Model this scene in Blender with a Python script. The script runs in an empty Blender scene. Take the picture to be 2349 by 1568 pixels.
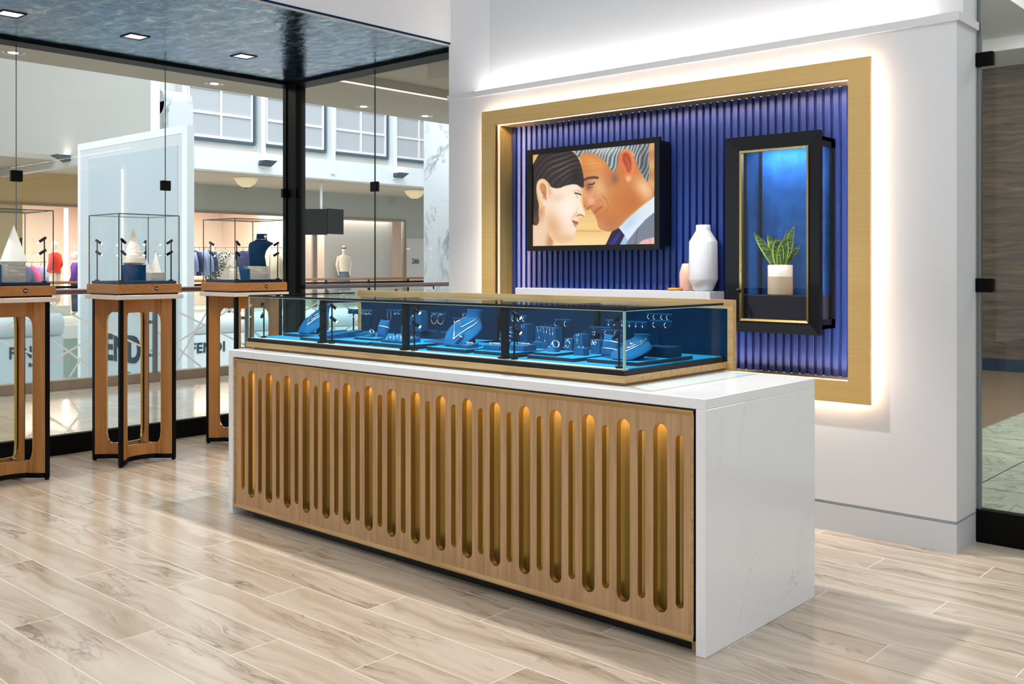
import bpy, math, random
import numpy as np
from math import sin, cos, pi, radians as R
from mathutils import Vector, Matrix
random.seed(7)
S = bpy.context.scene
C = S.collection
# ------------------------------------------------------------ camera
cam = bpy.data.cameras.new('camera'); camo = bpy.data.objects.new('camera', cam); C.objects.link(camo)
camo.location = (0, 0, 1.4); camo.rotation_euler = (pi/2, 0, R(42.068))
cam.sensor_width = 36; cam.lens = 2256.1/2349*36; cam.shift_y = (608.6-784)/2349
cam.clip_start = .05; cam.clip_end = 300
S.camera = camo
# ------------------------------------------------------------ world, view
w = bpy.data.worlds.new('world'); S.world = w; w.use_nodes = True
w.node_tree.nodes['Background'].inputs[0].default_value = (.93, .97, 1, 1)
w.node_tree.nodes['Background'].inputs[1].default_value = .78
vs = S.view_settings; vs.view_transform = 'Standard'; vs.look = 'None'; vs.gamma = 1; vs.use_curve_mapping = False
vs.exposure = .0
S.cycles.transparent_max_bounces = 40; S.cycles.max_bounces = 10

def light(name, kind, loc, energy, size=.2, color=(1, 1, 1), target=None, spot=None, sy=None, blend=.5):
    l = bpy.data.lights.new(name, kind); l.energy = energy; l.color = color
    if kind == 'AREA':
        l.size = size
        if sy: l.shape = 'RECTANGLE'; l.size_y = sy
    else: l.shadow_soft_size = size
    if spot: l.spot_size = R(spot); l.spot_blend = blend
    o = bpy.data.objects.new(name, l); C.objects.link(o); o.location = loc
    if target is not None:
        o.rotation_euler = (Vector(target)-Vector(loc)).to_track_quat('-Z', 'Y').to_euler()
    return o
WARM = (1, .86, .70); WHITE = (1, .96, .91); COOL = (.86, .94, 1)
light('track_light', 'SPOT', (-3.6, 3.74, 3.55), 470, .05, WHITE, (-3.6, 3.70, 0), 92, blend=.5)
light('store_light', 'AREA', (-2.6, 1.3, 4.6), 30, 1.2, WHITE, (-2.6, 1.3, 0))
light('store_light', 'AREA', (-.4, 3.4, 4.4), 30, .9, WHITE, (-.4, 3.4, 0))
light('store_light', 'AREA', (-5.2, .2, 4.4), 40, 1.0, WHITE, (-5.2, 1.2, 0))
light('mall_light', 'AREA', (-9.2, 5.5, 3.5), 110, 1.0, WHITE, (-9.2, 5.5, 0), sy=7)
light('atrium_light', 'AREA', (-17, 13, 14), 2600, 9, COOL, (-18, 13, 0), sy=20)
light('atrium_light', 'AREA', (-15, 1, 9), 420, 5, COOL, (-19, 10, 2))  # fill added to brighten the tall panel and the pale far wall
light('atrium_side_light', 'AREA', (-13.2, 13, 9), 700, 6, COOL, (-23, 16, 4), sy=14)
light('shop_light', 'AREA', (-28.4, 16, 3.2), 900, 2.0, (1, .93, .85), (-28.4, 16, 0), sy=16)
light('mall_side_fill', 'AREA', (-1.0, 8.8, 4.7), 260, 2.5, WHITE, (-1.0, 8.8, 0))  # fill added to brighten the marble floor outside
light('mall_side_fill', 'AREA', (-1.5, 9.5, 4.4), 270, 2, WHITE, (-2.0, 14.0, 1.5))  # fill added to brighten the dark wood wall

# ------------------------------------------------------------ node helpers
def lin(h):
    h = h.lstrip('#'); h = h if len(h) == 6 else ''.join(c*2 for c in h); v = [int(h[i:i+2], 16)/255 for i in (0, 2, 4)]
    return tuple(x/12.92 if x <= .04045 else ((x+.055)/1.055)**2.4 for x in v)
class X:
    def __init__(s, nt, k): s.nt = nt; s.k = k
    def _m(s, op, *a):
        n = s.nt.nodes.new('ShaderNodeMath'); n.operation = op
        for i, v in enumerate((s,)+a):
            if isinstance(v, X): s.nt.links.new(v.k, n.inputs[i])
            else: n.inputs[i].default_value = v
        return X(s.nt, n.outputs[0])
    def __add__(s, o): return s._m('ADD', o)
    def __sub__(s, o): return s._m('SUBTRACT', o)
    def __mul__(s, o): return s._m('MULTIPLY', o)
    def __truediv__(s, o): return s._m('DIVIDE', o)
    def floor(s): return s._m('FLOOR')
    def fract(s): return s._m('FRACT')
    def abs(s): return s._m('ABSOLUTE')
    def lt(s, o): return s._m('LESS_THAN', o)
    def gt(s, o): return s._m('GREATER_THAN', o)
    def mn(s, o): return s._m('MINIMUM', o)
    def mx(s, o): return s._m('MAXIMUM', o)
    def pw(s, o): return s._m('POWER', o)
class NT:
    def __init__(s, m):
        m.use_nodes = True; s.nt = m.node_tree; s.b = s.nt.nodes['Principled BSDF']
    def pos(s, kind='Object'):
        n = s.nt.nodes.new('ShaderNodeTexCoord'); sp = s.nt.nodes.new('ShaderNodeSeparateXYZ')
        s.nt.links.new(n.outputs[kind], sp.inputs[0]); return [X(s.nt, sp.outputs[i]) for i in range(3)]
    def wpos(s):
        n = s.nt.nodes.new('ShaderNodeNewGeometry'); sp = s.nt.nodes.new('ShaderNodeSeparateXYZ')
        s.nt.links.new(n.outputs['Position'], sp.inputs[0]); return [X(s.nt, sp.outputs[i]) for i in range(3)]
    def vec(s, x, y, z=0):
        n = s.nt.nodes.new('ShaderNodeCombineXYZ')
        for i, v in enumerate((x, y, z)):
            if isinstance(v, X): s.nt.links.new(v.k, n.inputs[i])
            else: n.inputs[i].default_value = v
        return n.outputs[0]
    def noise(s, v, scale=1, detail=4, rough=.5, dist=0):
        n = s.nt.nodes.new('ShaderNodeTexNoise'); s.nt.links.new(v, n.inputs['Vector'])
        n.inputs['Scale'].default_value = scale; n.inputs['Detail'].default_value = detail
        n.inputs['Roughness'].default_value = rough; n.inputs['Distortion'].default_value = dist
        return X(s.nt, n.outputs['Fac'])
    def white(s, v):
        n = s.nt.nodes.new('ShaderNodeTexWhiteNoise'); s.nt.links.new(v, n.inputs['Vector']); return X(s.nt, n.outputs['Value'])
    def ramp(s, f, *st, interp='LINEAR'):
        n = s.nt.nodes.new('ShaderNodeValToRGB'); cr = n.color_ramp; cr.interpolation = interp
        while len(cr.elements) < len(st): cr.elements.new(.5)
        for e, (p, c) in zip(cr.elements, st):
            e.position = p; e.color = (*(lin(c) if isinstance(c, str) else (c, c, c)), 1)
        s.nt.links.new(f.k, n.inputs[0]); return X(s.nt, n.outputs[0])
    def mix(s, f, a, b, mode='MIX'):
        n = s.nt.nodes.new('ShaderNodeMix'); n.data_type = 'RGBA'; n.blend_type = mode
        if isinstance(f, X): s.nt.links.new(f.k, n.inputs[0])
        else: n.inputs[0].default_value = f
        for i, v in ((6, a), (7, b)):
            if isinstance(v, X): s.nt.links.new(v.k, n.inputs[i])
            else: n.inputs[i].default_value = (*(lin(v) if isinstance(v, str) else v), 1)
        return X(s.nt, n.outputs[2])
    def set(s, **k):
        for a, v in k.items():
            i = s.b.inputs[a.replace('_', ' ')]
            if isinstance(v, X): s.nt.links.new(v.k, i)
            elif isinstance(v, str): i.default_value = (*lin(v), 1)
            else: i.default_value = v
    def bump(s, h, strength=.3, dist=.01):
        n = s.nt.nodes.new('ShaderNodeBump'); n.inputs['Strength'].default_value = strength; n.inputs['Distance'].default_value = dist
        s.nt.links.new(h.k, n.inputs['Height']); s.nt.links.new(n.outputs[0], s.b.inputs['Normal'])
MM = {}
def mat(name, col='#808080', rough=.5, metal=0, emit=0, ecol=None, **k):
    m = bpy.data.materials.new(name); n = NT(m)
    n.set(Base_Color=col, Roughness=rough, Metallic=metal)
    x, y, z = n.pos()
    v = n.noise(n.vec(x, y, z), 60, 2)
    n.set(Roughness=(v-.5)*.06+rough)
    if emit: n.set(Emission_Color=ecol or col, Emission_Strength=emit)
    n.set(**k); MM[name] = m; return m
mat('white_paint', '#cdced1', .6); mat('grey_paint', '#bcc0c4', .55)
mat('black_metal', '#020203', .45, 0, Specular_IOR_Level=.12); mat('black_satin', '#050506', .35, Specular_IOR_Level=.35); mat('dark_frame', '#04070b', .4, Specular_IOR_Level=.35)
mat('brushed_steel', '#8f9498', .3, .9)
mat('led', '#fff4e6', .5, 0, 30, '#fff0e2'); mat('led_slots', '#fff4e6', .5, 0, 46, '#fff0d8'); mat('led_cove', '#fff', .5, 0, 34, '#fff6ec'); mat('led_panel', '#fff', .5, 0, 95, '#ffdcc8')
mat('lamp_glow', '#fff', .5, 0, 12, '#fff8ee'); mat('spot_glow', '#fff', .5, 0, 40, '#f4fbff')
mat('warm_strip', '#fff', .5, 0, 2.6, '#fff0dd'); mat('border_glow', '#dfe9ee', .3, 0, .35, '#e6f3fa')
mat('ceramic_white', '#cdcdd1', .18, Coat_Weight=.5); mat('ceramic_pink', '#d2a795', .6); mat('ochre', '#c58a1f', .5)
mat('ceramic_grey', '#b9a98f', .75); mat('ceramic_cream', '#efe9df', .2, Coat_Weight=.5)
mat('navy_box', '#070b1e', .7); mat('dark_slate', '#10151b', .45); mat('silver', '#e8ecf0', .12, 1); mat('gold', '#e7c88a', .15, 1); mat('diamond', '#ffffff', .05, .6)
mat('mannequin_white', '#efe6da', .45); mat('cloth_red', '#e2361c', .8); mat('cloth_purple', '#6b3fa8', .8); mat('cloth_pink', '#d0408c', .8)
mat('cloth_navy', '#22335c', .85); mat('cloth_blue', '#8fa6d6', .85); mat('cloth_brown', '#4a3023', .85); mat('cloth_cream', '#d8cfbc', .85); mat('cloth_denim', '#5d7183', .85); mat('cloth_beige', '#e8dcc8', .85)
mat('shop_pink', '#ead8ca', .8); mat('shop_grey', '#c9c6c0', .7); mat('mall_grey', '#a9aca3', .8); mat('mall_white', '#dfe5e8', .7); mat('mall_beige', '#bdb8ab', .8)
mat('window_pane', '#b3b6bb', .3); mat('window_frame_dark', '#3c5563', .5); mat('muntin', '#e2e0e2', .5)
mat('hoarding_blue', '#d3e1e8', .6); mat('hoarding_white', '#e6ecef', .6); mat('letter_dark', '#2b3f4c', .6); mat('soil', '#20180f', .9)
mat('stone_brown', '#8d7a6a', .5); mat('handrail_wood', '#5c2f1e', .25, Coat_Weight=.6); mat('handrail_light', '#a8683c', .3)
mat('frosted_line', '#e9eceb', .7); mat('bowl_glass', '#e9d7b0', .5, 0, .25, '#ffe9c0'); mat('mall_pale', '#d9d8d2', .8); mat('header_tan', '#c8ac7c', .8); mat('tv_black', '#010102', .2, Specular_IOR_Level=.2); mat('badge_white', '#efe3da', .4)
mat('lower_green', '#8c9a8e', .8)

def suede(name, a, b):
    m = mat(name, a, .85); n = NT(m); x, y, z = n.pos()
    f = n.noise(n.vec(x, y, z), 14, 5, .6)
    n.set(Base_Color=n.ramp(f, (.3, a), (.7, b)), Sheen_Weight=.05, Sheen_Tint=(.1, .55, 1, 1), Sheen_Roughness=.5, Specular_IOR_Level=.12)
suede('suede_blue', '#043d62', '#074e79'); suede('suede_deep', '#02233f', '#032b49'); suede('suede_pad', '#0b6c9c', '#0f7dae')
suede('velvet_back', '#12407f', '#1c56a0')

def oak(name, a, b, c, axis=2, rough=.45, sc=1.0):
    m = mat(name, b, rough); n = NT(m); p = n.pos()
    q = [p[i]*(2.2 if i == axis else 42) for i in range(3)]
    q2 = [p[i]*(6 if i == axis else 260) for i in range(3)]
    f = n.noise(n.vec(*q), sc, 5, .6, .4); g = n.noise(n.vec(*q2), 1, 2, .6)
    col = n.ramp(f, (.28, a), (.5, b), (.74, c))
    col = n.mix(n.ramp(g, (.45, 0), (.62, .35)), col, a)
    n.set(Base_Color=col)
    n.bump(g, .12, .002)
oak('oak_vertical', '#a67f57', '#bb946a', '#c9a57c', 2); oak('oak_along', '#a17b4c', '#bd9560', '#c9a673', 0); oak('oak_depth', '#a17b4c', '#bd9560', '#c9a673', 1)
oak('oak_orange', '#9c662f', '#b0773c', '#bd8548', 2); oak('oak_orange_flat', '#a56a2e', '#b5783a', '#c28847', 0)

def brass(name, a, b, rough=.32, axis=2, metal=.85):
    m = mat(name, a, rough, metal); n = NT(m); p = n.pos()
    q = [p[i]*(1.5 if i == axis else 90) for i in range(3)]
    f = n.noise(n.vec(*q), 1, 3)
    n.set(Base_Color=n.ramp(f, (.35, a), (.65, b)), Metallic=metal)
brass('brass', '#cda968', '#d2af70', .5, 0, .3); brass('brass_inner', '#c4a658', '#d0b468', .36, 2, .6); brass('brass_edge', '#b89a60', '#c7ab72', .25, 2, .9)
brass('brass_dull', '#a98c4c', '#b4985a', .35, 2, .8)

def quartz(name, base='#f0f1f3', vein='#a9abae', sc=.9, w=.012, rough=.14, amt=.75):
    m = mat(name, base, rough); n = NT(m); x, y, z = n.wpos()
    v = n.noise(n.vec(x*1.2+y*.7, y*1.1-z*.5, z*.9), sc, 7, .62, .9)
    d = (v-.5).abs()/w
    msk = n.noise(n.vec(x+9, y, z), 1.6, 2)
    f = (d*-1+1).mx(0)*((msk-.42)*4).mx(0).mn(1)
    v2 = n.noise(n.vec(x*1.3, y*1.3, z+3), 2.5, 5, .6)
    col = n.mix(f*amt, base, vein)
    col = n.mix(((v2-.55)*1.0).mx(0).mn(.2), col, '#c9cccf')
    n.set(Base_Color=col)
quartz('quartz_shelf', '#c6c9d0', '#a9abae', amt=.4); quartz('quartz', sc=.8, w=.006, amt=.45); quartz('pillar_marble', '#c6cbcf', '#6a7076', .6, .03, .25, .9); quartz('quartz_warm', '#ead8cc', '#d9c4b8', 2, .02, .3)

def stripes(name, a, b, axis=2, freq=120, metal=0):
    m = mat(name, a, .35); n = NT(m); p = n.pos()
    q = [p[i]*(freq if i == axis else 8) for i in range(3)]
    f = n.noise(n.vec(*q), 1, 4, .55, .3)
    n.set(Base_Color=n.ramp(f, (.35, a), (.5, b), (.7, a)))
stripes('onyx_flat', '#d8d2ca', '#aca195', 2, 90); stripes('onyx_upright', '#e9e5df', '#c0b8ad', 0, 90); mat('stone_white', '#eeebe7', .4)

def planks():
    m = mat('floor_planks', '#cdbfae', .22); n = NT(m); x, y, z = n.wpos()
    r = ((y-1.945)/.2108); row = r.floor(); u = (x+3.12-row*.43)/1.29; idx = u.floor()
    fx = u.fract()*1.29; fy = r.fract()*.2108
    ed = (fx.mn(fx*-1+1.29)).mn(fy.mn(fy*-1+.2108))
    rnd = n.white(n.vec(idx, row)); rnd2 = n.white(n.vec(row, idx, 4))
    gx = x+rnd*23; gy = y+rnd2*17
    warp = n.noise(n.vec(gx*1.4, gy*3.0), 1, 3, .5)
    f = n.noise(n.vec(gx*.7, gy*12+warp*3.2), 1, 6, .6, .4)
    g = n.noise(n.vec(gx*1.5, gy*13+warp*3.5), 1, 5, .62, .9)
    kn = n.noise(n.vec(gx*1.5, gy*4), 1, 3, .55)
    base = n.ramp(f, (.28, '#988876'), (.42, '#ad9e8d'), (.55, '#baad9e'), (.75, '#c3b8ab'))
    dk = n.ramp((g-.5).abs(), (0, 1), (.018, .25), (.05, 0))
    mk = ((kn-.47)*6).mx(0).mn(1)
    col = n.mix(dk*mk*.95, base, '#5d4c3f')
    blotch = ((kn-.56)*5).mx(0).mn(.5)*((g-.42)*6).mx(0).mn(1)
    col = n.mix(blotch, col, '#85725f')
    col = n.mix((rnd-.5).mx(0)*.5, col, '#c9b9a6')
    gr = ed.lt(.0012)
    col = n.mix(gr, col, '#e6ded2')
    n.set(Base_Color=col, Roughness=gr*.4+.2, Specular_IOR_Level=.55)
planks()
def tiles(name, a, b, line, px, py, w=.004, sc=1.2, rough=.12, ox=0, oy=0, vein=None):
    m = mat(name, a, rough); n = NT(m); x, y, z = n.wpos()
    u = (x+ox)/px; v = (y+oy)/py
    fx = u.fract()*px; fy = v.fract()*py
    ed = (fx.mn(fx*-1+px)).mn(fy.mn(fy*-1+py))
    r = n.white(n.vec(u.floor(), v.floor()))
    f = n.noise(n.vec(x*1.3+r*7, y*2.2+r*5), sc, 6, .6, .8)
    col = n.ramp(f, (.3, a), (.7, b))
    if vein:
        d = (n.noise(n.vec(x*1.6+r*11, y*1.6), 1.4, 6, .6, 1.2)-.5).abs()
        col = n.mix(n.ramp(d, (0, 1), (.03, 0))*.6, col, vein)
    col = n.mix(ed.lt(w), col, line)
    n.set(Base_Color=col, Roughness=rough)
tiles('mall_tiles', '#b3a595', '#c9bfae', '#857a70', .6, .6, rough=.1)
tiles('marble_tiles', '#aebcae', '#cfd3c4', '#4c4f48', .67, .67, .005, rough=.12, vein='#71806f', ox=2.0, oy=.1)
mat('carpet_brown', '#6b5846', .9)

def art_ceiling():
    m = mat('ceiling_blue', '#1b3a55', .17, .55); n = NT(m); x, y, z = n.wpos()
    f = n.noise(n.vec(x*4.5, y*7.5), 1.3, 8, .64, .9)
    g = n.noise(n.vec(x*.9, y*.9), 1.1, 3, .5)
    col = n.ramp(f, (.33, '#122b40'), (.46, '#2d5876'), (.57, '#637f8f'), (.70, '#c2cdcd'))
    col = n.mix(((g-.45)*3).mx(0).mn(.75), col, '#1f5f96')
    h = n.noise(n.vec(x*6, y*10), 1.3, 6, .66, 1.0)
    n.set(Base_Color=col, Roughness=(f*.24+.0), Metallic=.9); n.bump(h, .28, .01)
art_ceiling()
def slatm():
    m = mat('slat_blue', '#28469a', .42); n = NT(m); x, y, z = n.pos()
    f = n.noise(n.vec(x*30, y, z*2), 1, 3)
    n.set(Base_Color=n.ramp(f, (.3, '#142e70'), (.7, '#19357a')), Specular_IOR_Level=.5, Roughness=.42)
slatm()
def darkwood():
    m = mat('dark_wood', '#5a5048', .55); n = NT(m); x, y, z = n.wpos()
    row = (z/.47).floor(); r = n.white(n.vec(row, 3))
    wv = n.noise(n.vec(x*1.1+r*9, z*3), 1, 3)
    f = n.noise(n.vec(x*.9+r*13, z*16+wv*4), 1.2, 5, .65, .7)
    col = n.ramp(f, (.28, '#241c17'), (.45, '#473a30'), (.6, '#5c4c3f'), (.78, '#7a6650'))
    n.set(Base_Color=col)
darkwood()
def snake():
    m = mat('snake_leaf', '#2f5a24', .4); n = NT(m); x, y, z = n.pos()
    f = n.noise(n.vec(x*22, y*22, z*120), 1, 4, .6, .8)
    n.set(Base_Color=n.ramp(f, (.36, '#0f2410'), (.48, '#2c521f'), (.6, '#6b8f3c'), (.72, '#a9b86a')))
snake(); mat('leaf_edge', '#a9c23a', .45)
def dotted():
    m = mat('cloth_dots', '#222', .8); n = NT(m); x, y, z = n.pos()
    f = n.noise(n.vec(x, y, z), 22, 2)
    n.set(Base_Color=n.ramp(f, (.5, '#191919'), (.54, '#e8e4da')))
dotted()
def glass(name, tint=(1, 1, 1), refl=1.0, ior=1.45):
    m = bpy.data.materials.new(name); m.use_nodes = True; nt = m.node_tree; nt.nodes.clear()
    o = nt.nodes.new('ShaderNodeOutputMaterial'); mx = nt.nodes.new('ShaderNodeMixShader')
    t = nt.nodes.new('ShaderNodeBsdfTransparent'); g = nt.nodes.new('ShaderNodeBsdfGlossy'); f = nt.nodes.new('ShaderNodeLayerWeight'); p5 = nt.nodes.new('ShaderNodeMath'); k = nt.nodes.new('ShaderNodeMath'); k2 = nt.nodes.new('ShaderNodeMath')
    t.inputs[0].default_value = (*tint, 1); g.inputs['Roughness'].default_value = 0; g.inputs[0].default_value = (1, 1, 1, 1); f.inputs[0].default_value = .5
    p5.operation = 'POWER'; p5.inputs[1].default_value = 5; k2.operation = 'MULTIPLY_ADD'; k2.inputs[1].default_value = .96; k2.inputs[2].default_value = .04; k.operation = 'MULTIPLY'; k.inputs[1].default_value = refl
    nt.links.new(f.outputs['Facing'], p5.inputs[0]); nt.links.new(p5.outputs[0], k2.inputs[0]); nt.links.new(k2.outputs[0], k.inputs[0]); nt.links.new(k.outputs[0], mx.inputs[0]); nt.links.new(t.outputs[0], mx.inputs[1]); nt.links.new(g.outputs[0], mx.inputs[2]); nt.links.new(mx.outputs[0], o.inputs[0])
    MM[name] = m
glass('glass_clear', (.985, .995, .99), .45); glass('glass_case', (.90, .975, .985), .32); glass('glass_wall', (.975, .99, .985), .35)
glass('glass_dark', (.86, .88, .86), .6); glass('glass_rail', (.95, .985, .98), .5)
mat('glass_edge', '#1d3a38', .15); mat('glass_edge_light', '#9fc4c0', .2)

# ------------------------------------------------------------ mesh helpers
class MB:
    def __init__(s): s.v = []; s.f = []; s.sm = []; s.mi = []; s.cur = 0
    def add(s, vs, fs, smooth=False):
        b = len(s.v); s.v += [tuple(p) for p in vs]
        for f in fs: s.f.append([b+i for i in f]); s.sm.append(smooth); s.mi.append(s.cur)
        return s
    def box(s, a, b, M=None):
        x0, x1 = sorted((a[0], b[0])); y0, y1 = sorted((a[1], b[1])); z0, z1 = sorted((a[2], b[2]))
        p = [(x0, y0, z0), (x1, y0, z0), (x1, y1, z0), (x0, y1, z0), (x0, y0, z1), (x1, y0, z1), (x1, y1, z1), (x0, y1, z1)]
        if M: p = [M @ Vector(q) for q in p]
        return s.add(p, [(0, 3, 2, 1), (4, 5, 6, 7), (0, 1, 5, 4), (1, 2, 6, 5), (2, 3, 7, 6), (3, 0, 4, 7)])
    def bbox(s, a, b, e=.003, M=None):
        """box with chamfered edges"""
        x0, x1 = sorted((a[0], b[0])); y0, y1 = sorted((a[1], b[1])); z0, z1 = sorted((a[2], b[2]))
        bm_v = []
        import itertools
        idx = {}
        for cx, cy, cz in itertools.product((0, 1), repeat=3):
            P = [(x0, x1)[cx], (y0, y1)[cy], (z0, z1)[cz]]; d = [e*(1-2*cx), e*(1-2*cy), e*(1-2*cz)]
            for ax in range(3):
                q = [P[i]+(0 if i == ax else d[i]) for i in range(3)]
                idx[(cx, cy, cz, ax)] = len(bm_v); bm_v.append(q)
        F = []
        for ax in range(3):
            o = [i for i in range(3) if i != ax]
            for sd in (0, 1):
                ring = []
                for a_, b_ in ((0, 0), (1, 0), (1, 1), (0, 1)):
                    c = [0, 0, 0]; c[ax] = sd; c[o[0]] = a_; c[o[1]] = b_; ring.append(idx[(*c, ax)])
                if (sd == 0) != (ax == 1): ring = ring[::-1]
                F.append(ring)
        for c in itertools.product((0, 1), repeat=3):
            F.append([idx[(*c, 0)], idx[(*c, 1)], idx[(*c, 2)]])
        for ax in range(3):
            o = [i for i in range(3) if i != ax]
            for a_, b_ in itertools.product((0, 1), repeat=2):
                c0 = [0, 0, 0]; c1 = [0, 0, 0]; c0[o[0]] = c1[o[0]] = a_; c0[o[1]] = c1[o[1]] = b_; c1[ax] = 1
                F.append([idx[(*c0, o[0])], idx[(*c1, o[0])], idx[(*c1, o[1])], idx[(*c0, o[1])]])
        if M: bm_v = [M @ Vector(q) for q in bm_v]
        return s.add(bm_v, F)
    def tube(s, pts, r, n=8, closed=False, cap=True):
        pts = [Vector(p) for p in pts]; L = len(pts)
        rs = r if isinstance(r, (list, tuple)) else [r]*L
        up = None; V = []
        for i, p in enumerate(pts):
            if closed: t = pts[(i+1) % L]-pts[i-1]
            else: t = pts[min(i+1, L-1)]-pts[max(i-1, 0)]
            t.normalize()
            if up is None: up = t.orthogonal().normalized()
            else:
                up = up-t*up.dot(t); up.normalize()
            bn = t.cross(up)
            for k in range(n): a = 2*pi*k/n; V.append(p+(up*cos(a)+bn*sin(a))*rs[i])
        F = []
        for i in range(L if closed else L-1):
            j = (i+1) % L
            for k in range(n): k2 = (k+1) % n; F.append((i*n+k, i*n+k2, j*n+k2, j*n+k))
        s.add(V, F, True)
        if cap and not closed: s.add(V[:n], [tuple(range(n))[::-1]]); s.add(V[-n:], [tuple(range(n))])
        return s
    def lathe(s, prof, c=(0, 0, 0), n=32, M=None, caps=True):
        V = []; F = []
        for r, z in prof:
            for k in range(n): a = 2*pi*k/n; V.append(Vector((c[0]+r*cos(a), c[1]+r*sin(a), c[2]+z)))
        for i in range(len(prof)-1):
            for k in range(n): k2 = (k+1) % n; F.append((i*n+k, i*n+k2, (i+1)*n+k2, (i+1)*n+k))
        if M: V = [M @ q for q in V]
        s.add(V, F, True)
        if caps: s.add(V[:n], [tuple(range(n))[::-1]]); s.add(V[-n:], [tuple(range(n))])
        return s
    def prism(s, poly, a, b, axis=2, smooth=False):
        """poly in the two other axes, extruded along axis from a to b"""
        def P(q, h):
            if axis == 2: return (q[0], q[1], h)
            if axis == 1: return (q[0], h, q[1])
            return (h, q[0], q[1])
        n = len(poly); V = [P(q, a) for q in poly]+[P(q, b) for q in poly]
        s.add(V, [tuple(range(n))[::-1], tuple(range(n, 2*n))])
        return s.add(V, [(i, (i+1) % n, n+(i+1) % n, n+i) for i in range(n)], smooth)
    def loft(s, rings, caps=True, closed=True):
        n = len(rings[0]); V = [p for r in rings for p in r]; F = []
        for i in range(len(rings)-1):
            for k in range(n if closed else n-1): k2 = (k+1) % n; F.append((i*n+k, i*n+k2, (i+1)*n+k2, (i+1)*n+k))
        s.add(V, F, True)
        if caps: s.add(rings[0], [tuple(range(n))[::-1]]); s.add(rings[-1], [tuple(range(n))])
        return s
def obj(name, mb, m, parent=None, fix=True):
    me = bpy.data.meshes.new(name); me.from_pydata(mb.v, [], mb.f)
    me.polygons.foreach_set('use_smooth', mb.sm)
    for mm in (m if isinstance(m, (list, tuple)) else [m]): me.materials.append(MM[mm] if isinstance(mm, str) else mm)
    me.polygons.foreach_set('material_index', mb.mi)
    me.update()
    if fix:
        import bmesh
        b = bmesh.new(); b.from_mesh(me); bmesh.ops.remove_doubles(b, verts=b.verts, dist=1e-6); bmesh.ops.recalc_face_normals(b, faces=b.faces); b.to_mesh(me); b.free()
    o = bpy.data.objects.new(name, me); C.objects.link(o)
    if parent: o.parent = parent
    return o
def tag(o, label=None, cat=None, group=None, kind=None):
    if label: o['label'] = label
    if cat: o['category'] = cat
    if group: o['group'] = group
    if kind: o['kind'] = kind
    return o
def thing(name, label, cat, loc=(0, 0, 0), rz=0, group=None):
    o = bpy.data.objects.new(name, None); C.objects.link(o); o.empty_display_size = .05
    o.location = loc; o.rotation_euler = (0, 0, rz); return tag(o, label, cat, group)
def struct(name, mb, m, parent=None):
    o = obj(name, mb, m, parent)
    if not parent: o['kind'] = 'structure'
    return o
def single(name, mb, m, label, cat, loc=(0, 0, 0), rz=0, group=None):
    o = obj(name, mb, m); o.location = loc; o.rotation_euler = (0, 0, rz); return tag(o, label, cat, group)
def kids(o): return [c for c in bpy.data.objects if c.parent == o]
def dup(root, loc, rz=0, label=None, group=None):
    def cp(o, par):
        c = o.copy(); C.objects.link(c); c.parent = par
        for ch in kids(o): cp(ch, c)
        return c
    r = cp(root, None); r.location = loc; r.rotation_euler = (0, 0, rz)
    if label: r['label'] = label
    if group: r['group'] = group
    return r
def plate(polys, t):
    """2D outline with holes, thickness t -> MB (in XY, z 0..t)"""
    cu = bpy.data.curves.new('tmp', 'CURVE'); cu.dimensions = '2D'; cu.fill_mode = 'BOTH'; cu.extrude = t/2
    for p in polys:
        sp = cu.splines.new('POLY'); sp.points.add(len(p)-1)
        for q, a in zip(sp.points, p): q.co = (a[0], a[1], 0, 1)
        sp.use_cyclic_u = True
    o = bpy.data.objects.new('tmp', cu); C.objects.link(o)
    me = o.to_mesh(); mb = MB(); mb.add([(v.co.x, v.co.y, v.co.z+t/2) for v in me.vertices], [tuple(p.vertices) for p in me.polygons])
    o.to_mesh_clear(); bpy.data.objects.remove(o); bpy.data.curves.remove(cu); return mb
def text(s, size, t=.002, offset=0, sx=1, spacing=1):
    cu = bpy.data.curves.new('tmp', 'FONT'); cu.body = s; cu.size = size; cu.extrude = t/2; cu.offset = offset; cu.space_character = spacing; cu.resolution_u = 4
    o = bpy.data.objects.new('tmp', cu); C.objects.link(o)
    me = o.to_mesh(); mb = MB(); mb.add([(v.co.x*sx, v.co.y, v.co.z+t/2) for v in me.vertices], [tuple(p.vertices) for p in me.polygons])
    o.to_mesh_clear(); bpy.data.objects.remove(o); bpy.data.curves.remove(cu); return mb
def xf(mb, f):
    mb.v = [f(*p) for p in mb.v]; return mb
def rrect(x0, y0, x1, y1, r, n=6):
    P = []
    for cx, cy, a0 in ((x1-r, y1-r, 0), (x0+r, y1-r, 90), (x0+r, y0+r, 180), (x1-r, y0+r, 270)):
        for k in range(n+1): a = R(a0+90*k/n); P.append((cx+r*cos(a), cy+r*sin(a)))
    return P
def box1(a, b, e=0):
    return MB().bbox(a, b, e) if e else MB().box(a, b)

# ============================================================ ROOM SHELL
struct('floor', box1((-7.40, -1.5, -.1), (1.6, 5.28, 0)), 'floor_planks')
WY = 4.983
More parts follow.
